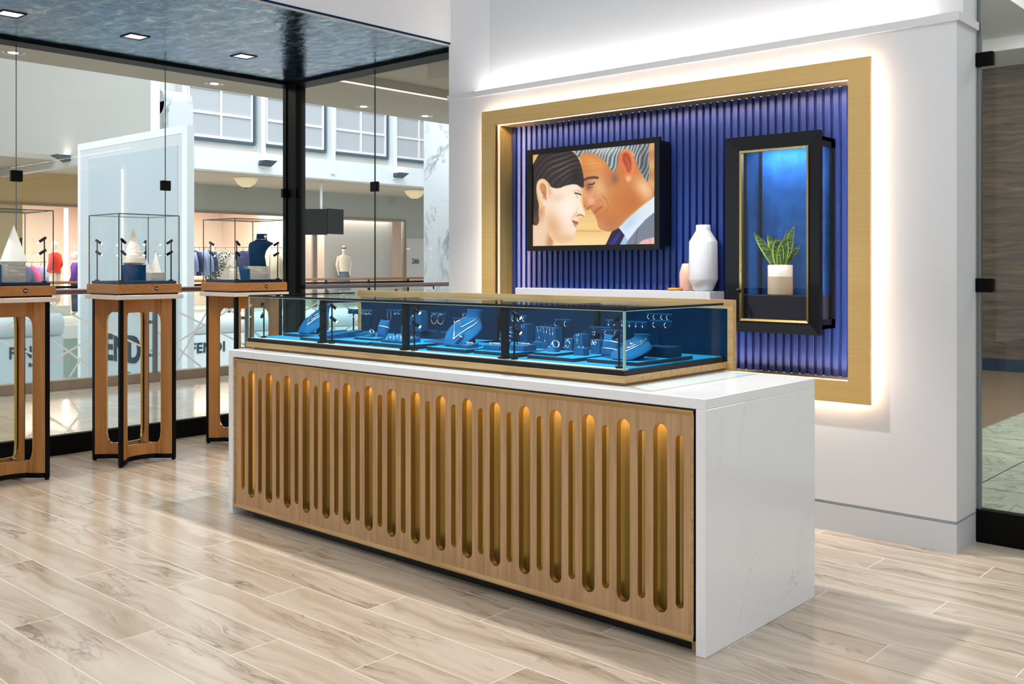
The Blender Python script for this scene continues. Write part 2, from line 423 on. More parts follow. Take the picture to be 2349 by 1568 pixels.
# main wall with niche (niche -4.64..-2.09, z .775.. 2.39, back 5.14)
mb = MB()
nx0, nx1, nz0, nz1 = -4.617, -2.112, .801, 2.364
for a, b in (((-5.113, WY, .157), (nx0-.034, 5.20, 2.59)), ((nx1+.034, WY, .157), (-1.594, 5.20, 2.59)), ((nx0-.034, WY, .157), (nx1+.034, 5.20, nz0-.034)), ((nx0-.034, WY, nz1+.034), (nx1+.034, 5.20, 2.59)), ((nx0-.034, 5.135, nz0-.034), (nx1+.034, 5.20, nz1+.034))): mb.box(a, b)
mb.box((-1.594-.12, 5.20, .157), (-1.594, 5.272, 2.59))
struct('wall_back', mb, 'white_paint')
struct('baseboard_back', MB().box((-5.113, WY+.012, .137), (-1.606, 5.26, .157)).box((-5.113, WY, 0), (-1.594, 5.272, .14)), 'grey_paint')
struct('trim_1', MB().box((-5.12, WY-.012, 2.588), (-1.58, 5.28, 2.628)), 'white_paint')
struct('wall_back_upper', MB().box((-5.10, 5.08, 2.6), (-1.594, 5.26, 5.2)).prism([(-5.113, WY), (-4.80, 5.08), (-4.80, 5.2), (-5.113, 5.2)], 2.62, 5.2), 'white_paint')
led = obj('cove_light', box1((-4.84, WY-.006, 2.6285), (-1.75, WY+.015, 2.633)), 'led_cove'); tag(led, 'hidden white cove light strip along the wall ledge', 'light strip')
# blue ceiling with three square holes for the lamps
cells_x = [-7.42, -6.63, -6.50, -5.16]; hy = [2.508, 3.341, 4.211]; ys = [-1.5]
for h in hy: ys += [h-.065, h+.065]
ys.append(5.3); mb = MB()
for i in range(3):
    for j in range(len(ys)-1):
        if i == 1 and j % 2 == 1: continue
        mb.box((cells_x[i], ys[j], 3.0), (cells_x[i+1], ys[j+1], 3.05))
struct('ceiling', mb, 'ceiling_blue')
struct('trim_2', MB().box((-7.42, -1.5, 2.978), (-7.235, 5.14, 3.0)).box((-7.24, 5.09, 2.978), (-5.12, 5.27, 3.0)), 'black_metal')
struct('wall_left_upper', box1((-5.16, -1.5, 3.0), (-5.10, 5.10, 5.2)), 'white_paint')
struct('trim_3', box1((-5.106, -1.5, 2.998), (-5.097, WY, 3.010)), 'suede_deep')
t0 = None
pls = ['nearest the left edge of the photo', 'between the other two', 'nearest the black corner post']
for h, pl in zip(hy, pls):
    L = f'square recessed downlight in the blue ceiling, the one {pl}'
    if t0 is None:
        t0 = thing('recessed_downlight', L, 'ceiling light', (-6.565, h, 3.0))
        s_ = .065; q = .045
        m1 = MB().add([(-s_, -s_, 0), (s_, -s_, 0), (s_, s_, 0), (-s_, s_, 0), (-q, -q, .05), (q, -q, .05), (q, q, .05), (-q, q, .05)], [(0, 1, 5, 4), (1, 2, 6, 5), (2, 3, 7, 6), (3, 0, 4, 7)])
        obj('housing', m1, 'ceramic_white', t0, False)
        fr = plate([[(-.075, -.075), (.075, -.075), (.075, .075), (-.075, .075)], [(-s_, -s_), (-s_, s_), (s_, s_), (s_, -s_)]], .004)
        obj('trim_ring', xf(fr, lambda x, y, z: (x, y, z-.005)), 'black_metal', t0)
        obj('lamp', MB().lathe([(.036, 0), (.036, .03)], (0, 0, .02), 24), 'lamp_glow', t0)
        obj('cap', box1((-q, -q, .05), (q, q, .055)), 'ceramic_white', t0)
    else: dup(t0, (-6.565, h, 3.0), 0, L)
    light('downlight', 'SPOT', (-6.565, h, 3.0), 70, .04, WARM, (-6.565, h, 0), 95)

# corner post and left glass partition
struct('trim_4', MB().box((-7.412, 5.155, 0), (-7.365, 5.27, 2.99)).box((-7.365, 5.165, 0), (-7.235, 5.27, 2.99)), 'black_metal')
GX = -7.372
struct('trim_5', MB().box((GX-.03, -1.5, 0), (GX+.03, 5.16, .145)), 'black_metal')
struct('trim_6', MB().box((-7.25, 5.17, 0), (-5.13, 5.23, .145)), 'black_metal')
ey = [-1.5, .6, 1.71, 2.859, 4.008, 5.16]
def clampmesh(kind):
    if kind == 'y': return MB().bbox((-.018, -.04, -.04), (.018, .04, .04), .004)
    return MB().bbox((-.04, -.018, -.04), (.04, .018, .04), .004)
wn = 1
for i in range(len(ey)-1):
    o = struct(f'window_{wn}', box1((GX-.006, ey[i]+.002, .145), (GX+.006, ey[i+1]-.002, 2.983)), 'glass_wall'); wn += 1
    e = obj('glass_edge', MB().box((GX-.006, ey[i+1]-.0045, .146), (GX+.006, ey[i+1]-.0021, 2.982)), 'glass_edge', o)
    if i >= 2:
        c = obj('clamp', xf(clampmesh('y'), lambda x, y, z, yy=ey[i+1]: (GX+x, yy+y-.002, 2.042+z)), 'black_metal', o)
for a, b in ((-7.25, -6.20), (-6.20, -5.113)):
    o = struct(f'window_{wn}', box1((a+.002, 5.194, .145), (b-.002, 5.206, 2.983)), 'glass_wall'); wn += 1
    obj('glass_edge', box1((a+.0021, 5.194, .146), (a+.005, 5.206, 2.982)), 'glass_edge', o)
    obj('clamp', xf(clampmesh('x'), lambda x, y, z, xx=a: (xx+x, 5.2+y, 2.042+z)), 'black_metal', o)
# right glass partition beside the wall end
struct('trim_7', box1((-1.594, 5.28, 0), (1.6, 5.34, .165)), 'black_metal')
o = struct(f'window_{wn}', box1((-1.585, 5.294, .165), (1.6, 5.306, 5.2)), 'glass_dark'); wn += 1
obj('glass_edge', box1((-1.594, 5.29, .165), (-1.574, 5.31, 5.2)), 'brushed_steel', o)
for z in (1.25+.02, 2.45+.35): pass
for zz in (1.30, 2.44):
    obj('clamp', MB().bbox((-1.60, 5.265, zz-.035), (-1.51, 5.30, zz+.035), .004), 'black_metal', o)
struct('wall_back_end', box1((-1.66, 5.272, 0), (-1.60, 5.36, 5.2)), 'white_paint')

# ============================================================ BRASS FRAME, BLUE NICHE
t = thing('niche_frame', 'wide brushed brass picture frame around the blue slatted niche on the white wall', 'frame', (0, 0, 0))
fo = [(-4.729, .690), (-1.996, .690), (-1.996, 2.463), (-4.729, 2.463)]; fi = [(nx0, nz0), (nx1, nz0), (nx1, nz1), (nx0, nz1)]
mb = MB()
for i in range(4):
    j = (i+1) % 4; a, b, c, d = fo[i], fo[j], fi[j], fi[i]
    for Y in (4.925, 4.945):
        yi = Y
        mb.add([(a[0], Y, a[1]), (b[0], Y, b[1]), (c[0], yi, c[1]), (d[0], yi, d[1])], [(0, 1, 2, 3)])
    mb.add([(a[0], 4.925, a[1]), (b[0], 4.925, b[1]), (b[0], 4.945, b[1]), (a[0], 4.945, a[1])], [(0, 1, 2, 3)])
    mb.add([(d[0], 4.925, d[1]), (c[0], 4.925, c[1]), (c[0], 4.945, c[1]), (d[0], 4.945, d[1])], [(0, 1, 2, 3)])
obj('face', mb, 'brass', t)
mb = MB()
for i in range(4):
    j = (i+1) % 4; d, c = fi[i], fi[j]
    mb.add([(d[0], 4.990, d[1]), (c[0], 4.990, c[1]), (c[0], 5.12, c[1]), (d[0], 5.12, d[1])], [(0, 1, 2, 3)])
obj('inner_return', mb, 'brass_inner', t)
e = .045
q0, q1, r0, r1 = fo[0][0]+e, fo[1][0]-e, fo[0][1]+e, fo[2][1]-e
mb = MB().box((q0, 4.948, r0), (q1, 4.980, r0+.008)).box((q0, 4.948, r1-.008), (q1, 4.980, r1)).box((q0, 4.948, r0), (q0+.008, 4.980, r1)).box((q1-.008, 4.948, r0), (q1, 4.980, r1))
obj('light_strip', mb, 'led', t)
def strips(o1, o2):
    return MB().box((nx0-o2, 4.946, nz1+o1), (nx1+o2, 4.949, nz1+o2)).box((nx0-o2, 4.946, nz0-o2), (nx1+o2, 4.949, nz0-o1)).box((nx0-o2, 4.946, nz0-o1), (nx0-o1, 4.949, nz1+o1)).box((nx1+o1, 4.946, nz0-o1), (nx1+o2, 4.949, nz1+o1))
mb = strips(.012, .028)
obj('inner_light_strip', mb, 'led_panel', t)
mb = MB()
for a, b in (((nx0-.033, 4.9495, nz0-.033), (nx0-.030, 5.0, nz1+.033)), ((nx1+.030, 4.9495, nz0-.033), (nx1+.033, 5.0, nz1+.033)), ((nx0-.033, 4.9495, nz0-.033), (nx1+.033, 5.0, nz0-.030)), ((nx0-.033, 4.9495, nz1+.030), (nx1+.033, 5.0, nz1+.033))): mb.box(a, b)
obj('light_pocket', mb, 'black_satin', t)
mb = MB(); mb.box((nx0, 5.126, nz0), (nx1, 5.134, nz1)); p = .0467; x = nx0
while x < nx1-.01:
    mb.bbox((x+.009, 5.108, nz0), (min(x+p-.009, nx1), 5.127, nz1), .0015); x += p
o = obj('slatted_panel', mb, 'slat_blue'); tag(o, 'royal blue vertically slatted panel lining the niche inside the brass frame', 'panel')

# ============================================================ SCREEN PICTURE
def paint(Xc, Yc):
    H = Xc.shape; img = np.zeros(H+(3,)); 
    rs = np.random.RandomState(3)
    def smoothpoly(p, it=2):
        p = np.array(p, float)
        for _ in range(it):
            q = np.roll(p, -1, 0); p = np.stack((p*.75+q*.25, p*.25+q*.75), 1).reshape(-1, 2)
        return p
    def sd(p):
        d = np.full(H, 1e9); ins = np.zeros(H, bool)
        for a, b in zip(p, np.roll(p, -1, 0)):
            ab = b-a; L = (ab**2).sum()+1e-9
            tt = np.clip(((Xc-a[0])*ab[0]+(Yc-a[1])*ab[1])/L, 0, 1)
            d = np.minimum(d, np.hypot(Xc-a[0]-tt*ab[0], Yc-a[1]-tt*ab[1]))
            c = ((a[1] > Yc) != (b[1] > Yc))
            with np.errstate(divide='ignore', invalid='ignore'):
                xx = (b[0]-a[0])*(Yc-a[1])/(b[1]-a[1]+1e-12)+a[0]
            ins ^= c & (Xc < xx)
        return np.where(ins, -d, d)
    def seg(p):
        p = np.array(p, float); d = np.full(H, 1e9)
        for a, b in zip(p[:-1], p[1:]):
            ab = b-a; L = (ab**2).sum()+1e-9
            tt = np.clip(((Xc-a[0])*ab[0]+(Yc-a[1])*ab[1])/L, 0, 1)
            d = np.minimum(d, np.hypot(Xc-a[0]-tt*ab[0], Yc-a[1]-tt*ab[1]))
        return d
    def bl(m, c):
        nonlocal img
        c = np.array(c, float)
        img = img*(1-m[..., None])+c*m[..., None]
    def fill(p, c, w=6, it=2):
        s_ = sd(smoothpoly(p, it)); m = np.clip(.5-s_/w, 0, 1); bl(m, c); return s_, m
    def stroke(p, wd, c, a=1, w=5, clip=None):
        m = np.clip(.5-(seg(p)-wd)/w, 0, 1)*a
        if clip is not None: m = m*clip
        bl(m, c)
    def blob(x, y, rx, ry, c, a=1, ang=0, clip=None):
        ca, sa = cos(R(ang)), sin(R(ang)); u = ((Xc-x)*ca+(Yc-y)*sa)/rx; v = (-(Xc-x)*sa+(Yc-y)*ca)/ry
        m = np.exp(-(u*u+v*v))*a
        if clip is not None: m = m*clip
        bl(m, c)
    # wall behind
    band = .5+.5*np.sin(Yc/38.0); fine = .5+.5*np.sin(Yc/11.0+np.sin(Xc/90))
    img[:] = np.array([238, 188, 112]); 
    bl(np.clip((Yc-900)/400, 0, 1), (250, 216, 150)); bl(band*.22, (206, 146, 84)); bl(fine*.10, (255, 235, 190))
    bl(np.clip((Xc-1480)/60, 0, 1)*.55, (206, 150, 100)); bl(np.clip((Xc-1480)/60, 0, 1)*band*.5, (170, 104, 70))
    stroke([(600, 1235), (950, 1240)], 8, (214, 154, 66), .7, 14); stroke([(620, 1110), (900, 1120)], 5, (222, 168, 90), .6, 14)
    # man
    face = [(650, 250), (760, 230), (950, 280), (1060, 420), (1180, 290), (1370, 290), (1430, 480), (1530, 600), (1610, 790), (1500, 880), (1290, 1060), (1175, 1195), (1080, 1245), (985, 1235), (915, 1195), (903, 1110), (880, 1060), (868, 1025), (848, 1012), (842, 990), (808, 968), (775, 985), (738, 945), (734, 850), (746, 760), (735, 620), (720, 470), (690, 330)]
    s_, fm = fill(face, (205, 124, 62), 7, 1)
    blob(860, 400, 170, 90, (236, 160, 88), .9, 20, fm); blob(950, 700, 190, 150, (240, 190, 140), .95, 20, fm); blob(810, 820, 60, 120, (232, 160, 120), .8, 0, fm)
    blob(1080, 620, 110, 160, (196, 116, 66), .8, 0, fm); blob(1480, 720, 110, 160, (250, 205, 160), .95, -30, fm); blob(1300, 880, 160, 170, (196, 110, 48), .9, -40, fm)
    blob(1150, 900, 130, 170, (206, 124, 60), .7, 0, fm); blob(960, 1160, 90, 70, (214, 150, 108), .9, 0, fm); blob(1060, 1130, 130, 70, (184, 112, 66), .7, 0, fm)
    blob(1000, 900, 60, 60, (226, 150, 96), .8, 0, fm); blob(790, 690, 50, 60, (120, 66, 46), .75, 0, fm); blob(745, 780, 30, 90, (236, 176, 140), .7, 0, fm); blob(830, 870, 40, 45, (240, 180, 150), .9, 0, fm)
    for i, (a, b, c, d) in enumerate([(730, 400, 900, 385), (725, 450, 930, 420), (735, 505, 940, 470), (760, 355, 900, 345)]):
        stroke([(a, b), ((a+c)/2, b-24), (c, d)], 2.5, (176, 104, 54), .38, 9, fm)
    for i in range(7):
        y0 = 600+i*30; stroke([(860, y0+60-i*3), (930, y0+14), (1000+6*i, y0+10), (1050+4*i, y0+40)], 2.4, (172, 104, 62), .34, 9, fm)
    stroke([(960, 790), (1020, 860), (1040, 930), (1010, 1000)], 5, (150, 84, 44), .55, 14, fm); stroke([(930, 840), (985, 900), (985, 940)], 4, (158, 92, 50), .42, 12, fm)
    stroke([(735, 610), (790, 585), (870, 575), (905, 580)], 16, (74, 52, 42), .9, 14, fm); stroke([(805, 665), (850, 660), (868, 640)], 9, (52, 34, 32), .9, 10, fm); stroke([(800, 700), (830, 705), (850, 690)], 4, (90, 50, 40), .8, 6, fm)
    stroke([(865, 1020), (910, 975), (968, 935)], 4, (110, 46, 36), .95, 6, fm); stroke([(848, 1000), (890, 965), (950, 935)], 8, (196, 106, 84), .7, 8, fm); stroke([(875, 1045), (930, 1005), (960, 970)], 9, (214, 130, 100), .6, 10, fm)
    stroke([(790, 960), (815, 935), (850, 925)], 5, (120, 62, 44), .8, 8, fm); stroke([(740, 640), (738, 760), (733, 850), (738, 930), (770, 985), (800, 975)], 3, (150, 88, 60), .5, 6)
    for _ in range(140):
        x, y = rs.uniform(1040, 1500), rs.uniform(560, 1120); blob(x, y, 7, 5, (160, 86, 40) if rs.rand() < .6 else (236, 168, 110), .16, 0, fm)
    hair = [(625, 235), (760, 190), (1000, 150), (1300, 120), (1560, 120), (1530, 260), (1545, 420), (1535, 640), (1480, 580), (1400, 430), (1370, 330), (1340, 250), (1250, 215), (1180, 270), (1155, 400), (1120, 520), (1060, 470), (1010, 380), (930, 320), (880, 285), (760, 265), (700, 300), (660, 340)]
    s_, hm = fill(hair, (118, 126, 130), 12, 1)
    st = np.sin(Xc/7.0+Yc/23.0+1.4*np.sin(Yc/40.0)+1.3*np.sin(Xc/31.)); bl(hm*np.clip(st, 0, 1)*.75, (226, 234, 236)); bl(hm*np.clip(-st, 0, 1)*.55, (58, 62, 68))
    blob(1480, 400, 60, 200, (58, 60, 62), .55, 0, hm); blob(1000, 230, 220, 60, (236, 240, 238), .5, 0, hm); blob(1120, 590, 45, 60, (120, 92, 78), .7)
    ear = [(1190, 260), (1250, 226), (1310, 243), (1352, 320), (1377, 430), (1352, 540), (1332, 610), (1290, 642), (1252, 622), (1240, 560), (1222, 480), (1180, 400), (1172, 310)]
    s_, em = fill(ear, (226, 118, 66), 6, 2); blob(1290, 590, 42, 46, (248, 190, 150), .9, 0, em)
    fill([(1212, 290), (1260, 262), (1305, 300), (1330, 400), (1310, 500), (1280, 520), (1255, 440), (1215, 380)], (176, 74, 40), 14, 2)
    stroke([(1205, 270), (1270, 240), (1330, 300), (1358, 430), (1330, 560)], 7, (246, 150, 100), .8, 9, em); stroke([(1250, 330), (1290, 400), (1290, 470)], 8, (214, 110, 64), .8, 12, em)
    # collar, tie, jacket
    fill([(1170, 1195), (1260, 1110), (1400, 985), (1640, 780), (1640, 990), (1500, 1100), (1400, 1210), (1280, 1350)], (222, 234, 246), 5, 0)
    blob(1300, 1130, 60, 160, (176, 200, 230), .6, 45); 
    fill([(1085, 1240), (1170, 1195), (1245, 1290), (1180, 1420), (1000, 1420)], (26, 18, 44), 5, 0); fill([(1130, 1300), (1180, 1230), (1190, 1290), (1110, 1420), (1030, 1420)], (60, 26, 140), 10, 1)
    fill([(1240, 1290), (1282, 1352), (1255, 1420), (1175, 1420)], (160, 200, 232), 5, 0)
    s_, jm = fill([(1640, 975), (1500, 1090), (1400, 1200), (1282, 1352), (1250, 1420), (1640, 1420)], (116, 122, 140), 5, 0)
    bl(jm*np.clip(np.sin(Xc/5.+Yc/4.)*np.sin(Xc/9.-Yc/6.), 0, 1)*.45, (166, 172, 188)); stroke([(1400, 1205), (1385, 1320), (1370, 1420)], 4, (70, 76, 92), .8, 6)
    fill([(1390, 1420), (1450, 1350), (1540, 1325), (1640, 1300), (1640, 1420)], (236, 186, 176), 12, 1); stroke([(1550, 1330), (1560, 1400)], 4, (214, 110, 84), .7, 8)
    # woman
    s_, nm = fill([(60, 1460), (60, 1100), (180, 980), (260, 920), (300, 1180), (370, 1360), (345, 1460)], (240, 206, 176), 7, 1)
    blob(320, 1380, 50, 120, (190, 120, 74), .8, 0, nm); blob(190, 1000, 60, 110, (206, 146, 100), .9, 0, nm)
    wf = [(290, 690), (480, 660), (600, 640), (690, 670), (712, 760), (698, 850), (722, 950), (757, 1020), (745, 1055), (690, 1068), (668, 1085), (670, 1120), (668, 1140), (640, 1168), (655, 1190), (640, 1240), (620, 1290), (612, 1370), (565, 1404), (470, 1400), (360, 1365), (290, 1250), (255, 1000), (270, 860)]
    s_, wm = fill(wf, (250, 226, 202), 7, 1)
    blob(360, 1180, 110, 190, (226, 168, 118), .85, -20, wm); blob(430, 830, 100, 60, (226, 184, 158), .6, 0, wm); blob(540, 930, 120, 160, (255, 242, 228), .9, 0, wm); blob(500, 1330, 150, 60, (232, 180, 130), .8, 0, wm)
    blob(690, 760, 25, 60, (236, 192, 168), .6, 0, wm); blob(640, 1050, 40, 40, (236, 184, 150), .7, 0, wm); blob(300, 760, 40, 60, (200, 140, 104), .6, 0, wm)
    stroke([(628, 770), (660, 775), (702, 788)], 9, (60, 36, 34), .9, 9, wm); stroke([(640, 790), (664, 830)], 4, (120, 80, 70), .5, 12, wm); stroke([(610, 745), (650, 735), (692, 752)], 3, (150, 104, 88), .7, 7, wm)
    stroke([(664, 1048), (700, 1035), (728, 1052)], 9, (150, 84, 60), .8, 10, wm); stroke([(655, 960), (650, 1010), (664, 1040)], 3, (214, 160, 130), .7, 8, wm)
    fill([(592, 1098), (630, 1112), (672, 1120), (668, 1150), (650, 1168), (620, 1150), (596, 1128)], (184, 112, 96), 6, 1); stroke([(592, 1110), (630, 1135), (664, 1142)], 3, (120, 56, 48), .8, 5, wm); fill([(600, 1130), (640, 1165), (652, 1195), (640, 1200), (610, 1160)], (206, 136, 112), 8, 1)
    stroke([(640, 1010), (600, 1060), (585, 1100)], 3, (214, 160, 124), .7, 8, wm)
    hair = [(60, 290), (570, 245), (640, 290), (700, 400), (735, 560), (742, 710), (700, 700), (640, 655), (520, 675), (420, 718), (330, 700), (310, 650), (240, 585), (170, 612), (146, 690), (152, 800), (185, 930), (172, 1010), (188, 1120), (150, 1185), (60, 1130)]
    s_, hm = fill(hair, (44, 34, 34), 8, 1)
    ang = np.hypot((Xc-700)*.8, Yc-760); st = np.sin(ang/9.+1.2*np.sin(Xc/60.)); sheen = np.exp(-((Xc-480)/190)**2-((Yc-440)/150)**2)
    bl(hm*np.clip(st, 0, 1)*(.12+.5*sheen), (150, 130, 124)); blob(640, 560, 70, 110, (24, 16, 18), .7, 0, hm); blob(150, 1110, 50, 90, (150, 96, 60), .5, 0, hm)
    wear = [(160, 640), (210, 598), (268, 618), (298, 700), (306, 800), (298, 880), (292, 930), (250, 938), (200, 870), (160, 760)]
    s_, em = fill(wear, (244, 206, 172), 6, 2); fill([(185, 680), (225, 640), (262, 670), (275, 740), (262, 830), (235, 850), (225, 770), (200, 740)], (206, 140, 96), 16, 2)
    stroke([(215, 650), (262, 690), (270, 770)], 5, (170, 100, 70), .6, 12, em); stroke([(220, 760), (262, 790), (268, 850)], 6, (140, 74, 50), .7, 12, em); blob(262, 905, 28, 28, (255, 232, 208), .8, 0, em); blob(258, 902, 12, 12, (200, 230, 238), 1)
    return np.clip(img, 0, 255)/255.
def homog(src, dst):
    A = []; B = []
    for (x, y), (u, v) in zip(src, dst):
        A.append([x, y, 1, 0, 0, 0, -u*x, -u*y]); B.append(u); A.append([0, 0, 0, x, y, 1, -v*x, -v*y]); B.append(v)
    return np.append(np.linalg.solve(np.array(A, float), np.array(B, float)), 1).reshape(3, 3)
def screen_mesh(x0, x1, z0, z1, y, parent):
    nu, nv = 330, 214; Hm = homog([(0, 0), (1, 0), (1, 1), (0, 1)], [(105, 300), (1625, 145), (1625, 1395), (105, 1430)])
    u, v = np.meshgrid(np.linspace(0, 1, nu), np.linspace(0, 1, nv)); q = np.stack((u, v, np.ones_like(u)), -1) @ Hm.T
    rgb = paint(q[..., 0]/q[..., 2], q[..., 1]/q[..., 2]); rgb = np.where(rgb <= .04045, rgb/12.92, ((rgb+.055)/1.055)**2.4)
    V = np.stack((x0+(x1-x0)*u, np.full_like(u, y), z1-(z1-z0)*v), -1).reshape(-1, 3)
    i = np.arange(nu*nv).reshape(nv, nu); F = np.stack((i[:-1, :-1], i[1:, :-1], i[1:, 1:], i[:-1, 1:]), -1).reshape(-1, 4)
    me = bpy.data.meshes.new('picture'); me.from_pydata(V.tolist(), [], F.tolist())
    at = me.color_attributes.new('picture', 'FLOAT_COLOR', 'POINT'); at.data.foreach_set('color', np.concatenate((rgb.reshape(-1, 3), np.ones((nu*nv, 1))), 1).astype(np.float32).ravel())
    m = bpy.data.materials.new('screen_picture'); n = NT(m); a = n.nt.nodes.new('ShaderNodeVertexColor'); a.layer_name = 'picture'
    n.set(Base_Color='#050505', Roughness=.3, Emission_Color=X(n.nt, a.outputs[0]), Emission_Strength=1.0); me.materials.append(m)
    o = bpy.data.objects.new('screen', me); C.objects.link(o); o.parent = parent
    o['label'] = 'glowing picture of a smiling couple touching foreheads'; return o
t = thing('wall_screen', 'black framed wall screen showing a smiling couple face to face', 'screen', (0, 0, 0))
x0, x1, z0, z1 = -4.355, -3.301, 1.496, 2.174; bx0, bx1, bz0, bz1 = -4.316, -3.338, 1.53, 2.14
fr = plate([[(x0, z0), (x1, z0), (x1, z1), (x0, z1)], [(bx0, bz0), (bx0, bz1), (bx1, bz1), (bx1, bz0)]], .022)
obj('bezel', xf(fr, lambda x, y, z: (x, 4.98+z, y)), 'black_satin', t)
obj('housing', box1((x0+.02, 5.0, z0+.025), (x1+.0-.004, 5.108, z1-.02), .002), 'black_satin', t)
screen_mesh(bx0-.002, bx1+.002, bz0-.002, bz1+.002, 4.992, t)

# ============================================================ WALL VITRINE
t = thing('wall_vitrine', 'tall black wall display case with brass inner edging and blue velvet back', 'display case', (0, 0, 0))
vx0, vx1, vz0, vz1 = -2.812, -2.258, 1.033, 2.112; ix0, ix1, iz0, iz1 = -2.728, -2.322, 1.094, 2.036
mb = MB(); O = [(vx0, vz0), (vx1, vz0), (vx1, vz1), (vx0, vz1)]; I = [(ix0, iz0), (ix1, iz0), (ix1, iz1), (ix0, iz1)]
def mitre(mb, O, I, yo, yi, yb):
    for i in range(4):
        j = (i+1) % 4
        mb.add([(O[i][0], yo, O[i][1]), (O[j][0], yo, O[j][1]), (I[j][0], yi, I[j][1]), (I[i][0], yi, I[i][1])], [(0, 1, 2, 3)])
        mb.add([(O[i][0], yo, O[i][1]), (O[j][0], yo, O[j][1]), (O[j][0], yb, O[j][1]), (O[i][0], yb, O[i][1])], [(0, 1, 2, 3)])
        mb.add([(I[i][0], yi, I[i][1]), (I[j][0], yi, I[j][1]), (I[j][0], yb, I[j][1]), (I[i][0], yb, I[i][1])], [(0, 1, 2, 3)])
        mb.add([(O[i][0], yb, O[i][1]), (O[j][0], yb, O[j][1]), (I[j][0], yb, I[j][1]), (I[i][0], yb, I[i][1])], [(0, 1, 2, 3)])
mitre(mb, O, I, 4.905, 4.918, 4.940)
door = obj('door', mb, 'dark_frame', t)
mb = MB(); i2 = [(ix0+.012, iz0+.012), (ix1-.012, iz0+.012), (ix1-.012, iz1-.012), (ix0+.012, iz1-.012)]
mitre(mb, I, i2, 4.910, 4.914, 4.936); obj('brass_edging', mb, 'brass_edge', door)
obj('pane', box1((ix0, 4.926, iz0), (ix1, 4.930, iz1)), 'glass_clear', door)
obj('knob', MB().lathe([(.006, 0), (.006, .012), (.012, .016), (.0135, .026), (.011, .032), (.004, .034)], n=20, M=Matrix.Translation((ix0-.006+.012, 4.908, 1.26)) @ Matrix.Rotation(R(90), 4, 'X')), 'black_satin', door)
# body frame: four depth rails + back posts
sx0, sx1, sz0, sz1 = vx0+.02, vx1-.003, vz0+.03, vz1-.03
mb = MB()
for xx in (sx0, sx1-.012):
    mb.box((xx, 4.940, sz0), (xx+.012, 5.108, sz0+.05)).box((xx, 4.940, sz1-.05), (xx+.012, 5.108, sz1)).box((xx, 5.062, sz0), (xx+.012, 5.108, sz1)).box((xx, 4.940, sz0), (xx+.012, 4.952, sz1))
mb.box((sx0, 4.94, sz0), (sx1, 5.108, sz0+.02)).box((sx0, 4.94, sz1-.02), (sx1, 5.108, sz1))
mb.box((sx0+.10, 5.070, sz0), (sx0+.112, 5.085, sz1-.02))
obj('body_frame', mb, 'dark_frame', t)
obj('side_pane', box1((sx1-.008, 4.952, sz0+.05), (sx1-.004, 5.062, sz1-.05)), 'glass_clear', t)
obj('side_pane', box1((sx0+.004, 4.952, sz0+.05), (sx0+.008, 5.062, sz1-.05)), 'glass_clear', t)
obj('velvet_back', box1((sx0+.013, 5.086, sz0+.02), (sx1-.013, 5.104, sz1-.02)), 'velvet_back', t)
obj('shelf_box', box1((sx0+.014, 4.945, sz0+.02), (sx1-.014, 5.085, 1.237), .002), 'navy_box', t)
obj('lamp', box1((-2.62, 5.0, sz1-.026), (-2.44, 5.03, sz1-.021)), 'lamp_glow', t)
light('vitrine_light', 'AREA', (-2.53, 5.01, sz1-.03), 3.2, .3, COOL, (-2.53, 5.03, 1.2), sy=.05)
# plant pot
t = thing('snake_plant', 'small snake plant with mottled upright leaves in the two-tone pot inside the wall vitrine', 'plant', (-2.534, 5.014, 1.2375))
obj('pot', MB().lathe([(.0, .001), (.066, .001), (.0675, .006), (.0675, .102)], n=40, caps=False), 'ceramic_grey', t)
p2 = MB().lathe([(.0675, .102), (.0675, .164), (.064, .166), (.062, .160), (.062, .150)], n=40, caps=False); o = obj('glazed_rim', p2, 'ceramic_cream', t); o['label'] = 'glossy cream upper band of the pot'
obj('soil', MB().lathe([(.062, .150), (.03, .153), (.002, .154)], n=30, caps=False), 'soil', t)
rr = random.Random(4)
LV = [(-.14, .20, .028, -.02), (-.085, .19, .022, .01), (-.045, .15, .02, 0), (-.02, .12, .024, -.02), (.0, .17, .03, -.02), (.03, .21, .022, .015), (.072, .235, .022, .01), (.045, .17, .03, -.015), (.085, .16, .028, -.01), (.105, .13, .018, .015), (.01, .13, .02, .0)]
for i, (tx, h, wd, ty) in enumerate(LV):
    mb = MB(); N = 10; rows = []
    bx = tx*.18; by = ty*.8
    for k in range(N+1):
        s_ = k/N; cx = bx+(tx-bx)*s_**1.25; cy = by+ty*s_; cz = .148+h*s_
        ww = wd*.85*(.65+.75*sin(min(1, s_*1.15)*pi*.62))*(1-s_**4)+.0006; tw = .35*sin(i*2.1)
        dx, dy = cos(tw), sin(tw)
        rows.append([(cx-dx*ww, cy-dy*ww, cz), (cx-dx*ww*.8, cy-dy*ww*.8+ww*.12, cz), (cx, cy+ww*.35, cz), (cx+dx*ww*.8, cy+dy*ww*.8+ww*.12, cz), (cx+dx*ww, cy+dy*ww, cz)])
    V = [p for r_ in rows for p in r_]
    for k in range(N):
        for j in range(4):
            mb.cur = 1 if j in (0, 3) else 0
            mb.add([rows[k][j], rows[k][j+1], rows[k+1][j+1], rows[k+1][j]], [(0, 1, 2, 3)], True)
    # back skin
    for k in range(N):
        mb.cur = 0; b = lambda p: (p[0], p[1]+.0022, p[2])
        mb.add([b(rows[k][0]), b(rows[k][2]), b(rows[k+1][2]), b(rows[k+1][0])], [(0, 1, 2, 3)], True)
        mb.add([b(rows[k][2]), b(rows[k][4]), b(rows[k+1][4]), b(rows[k+1][2])], [(0, 1, 2, 3)], True)
    obj('leaf', mb, ['snake_leaf', 'leaf_edge'], t)

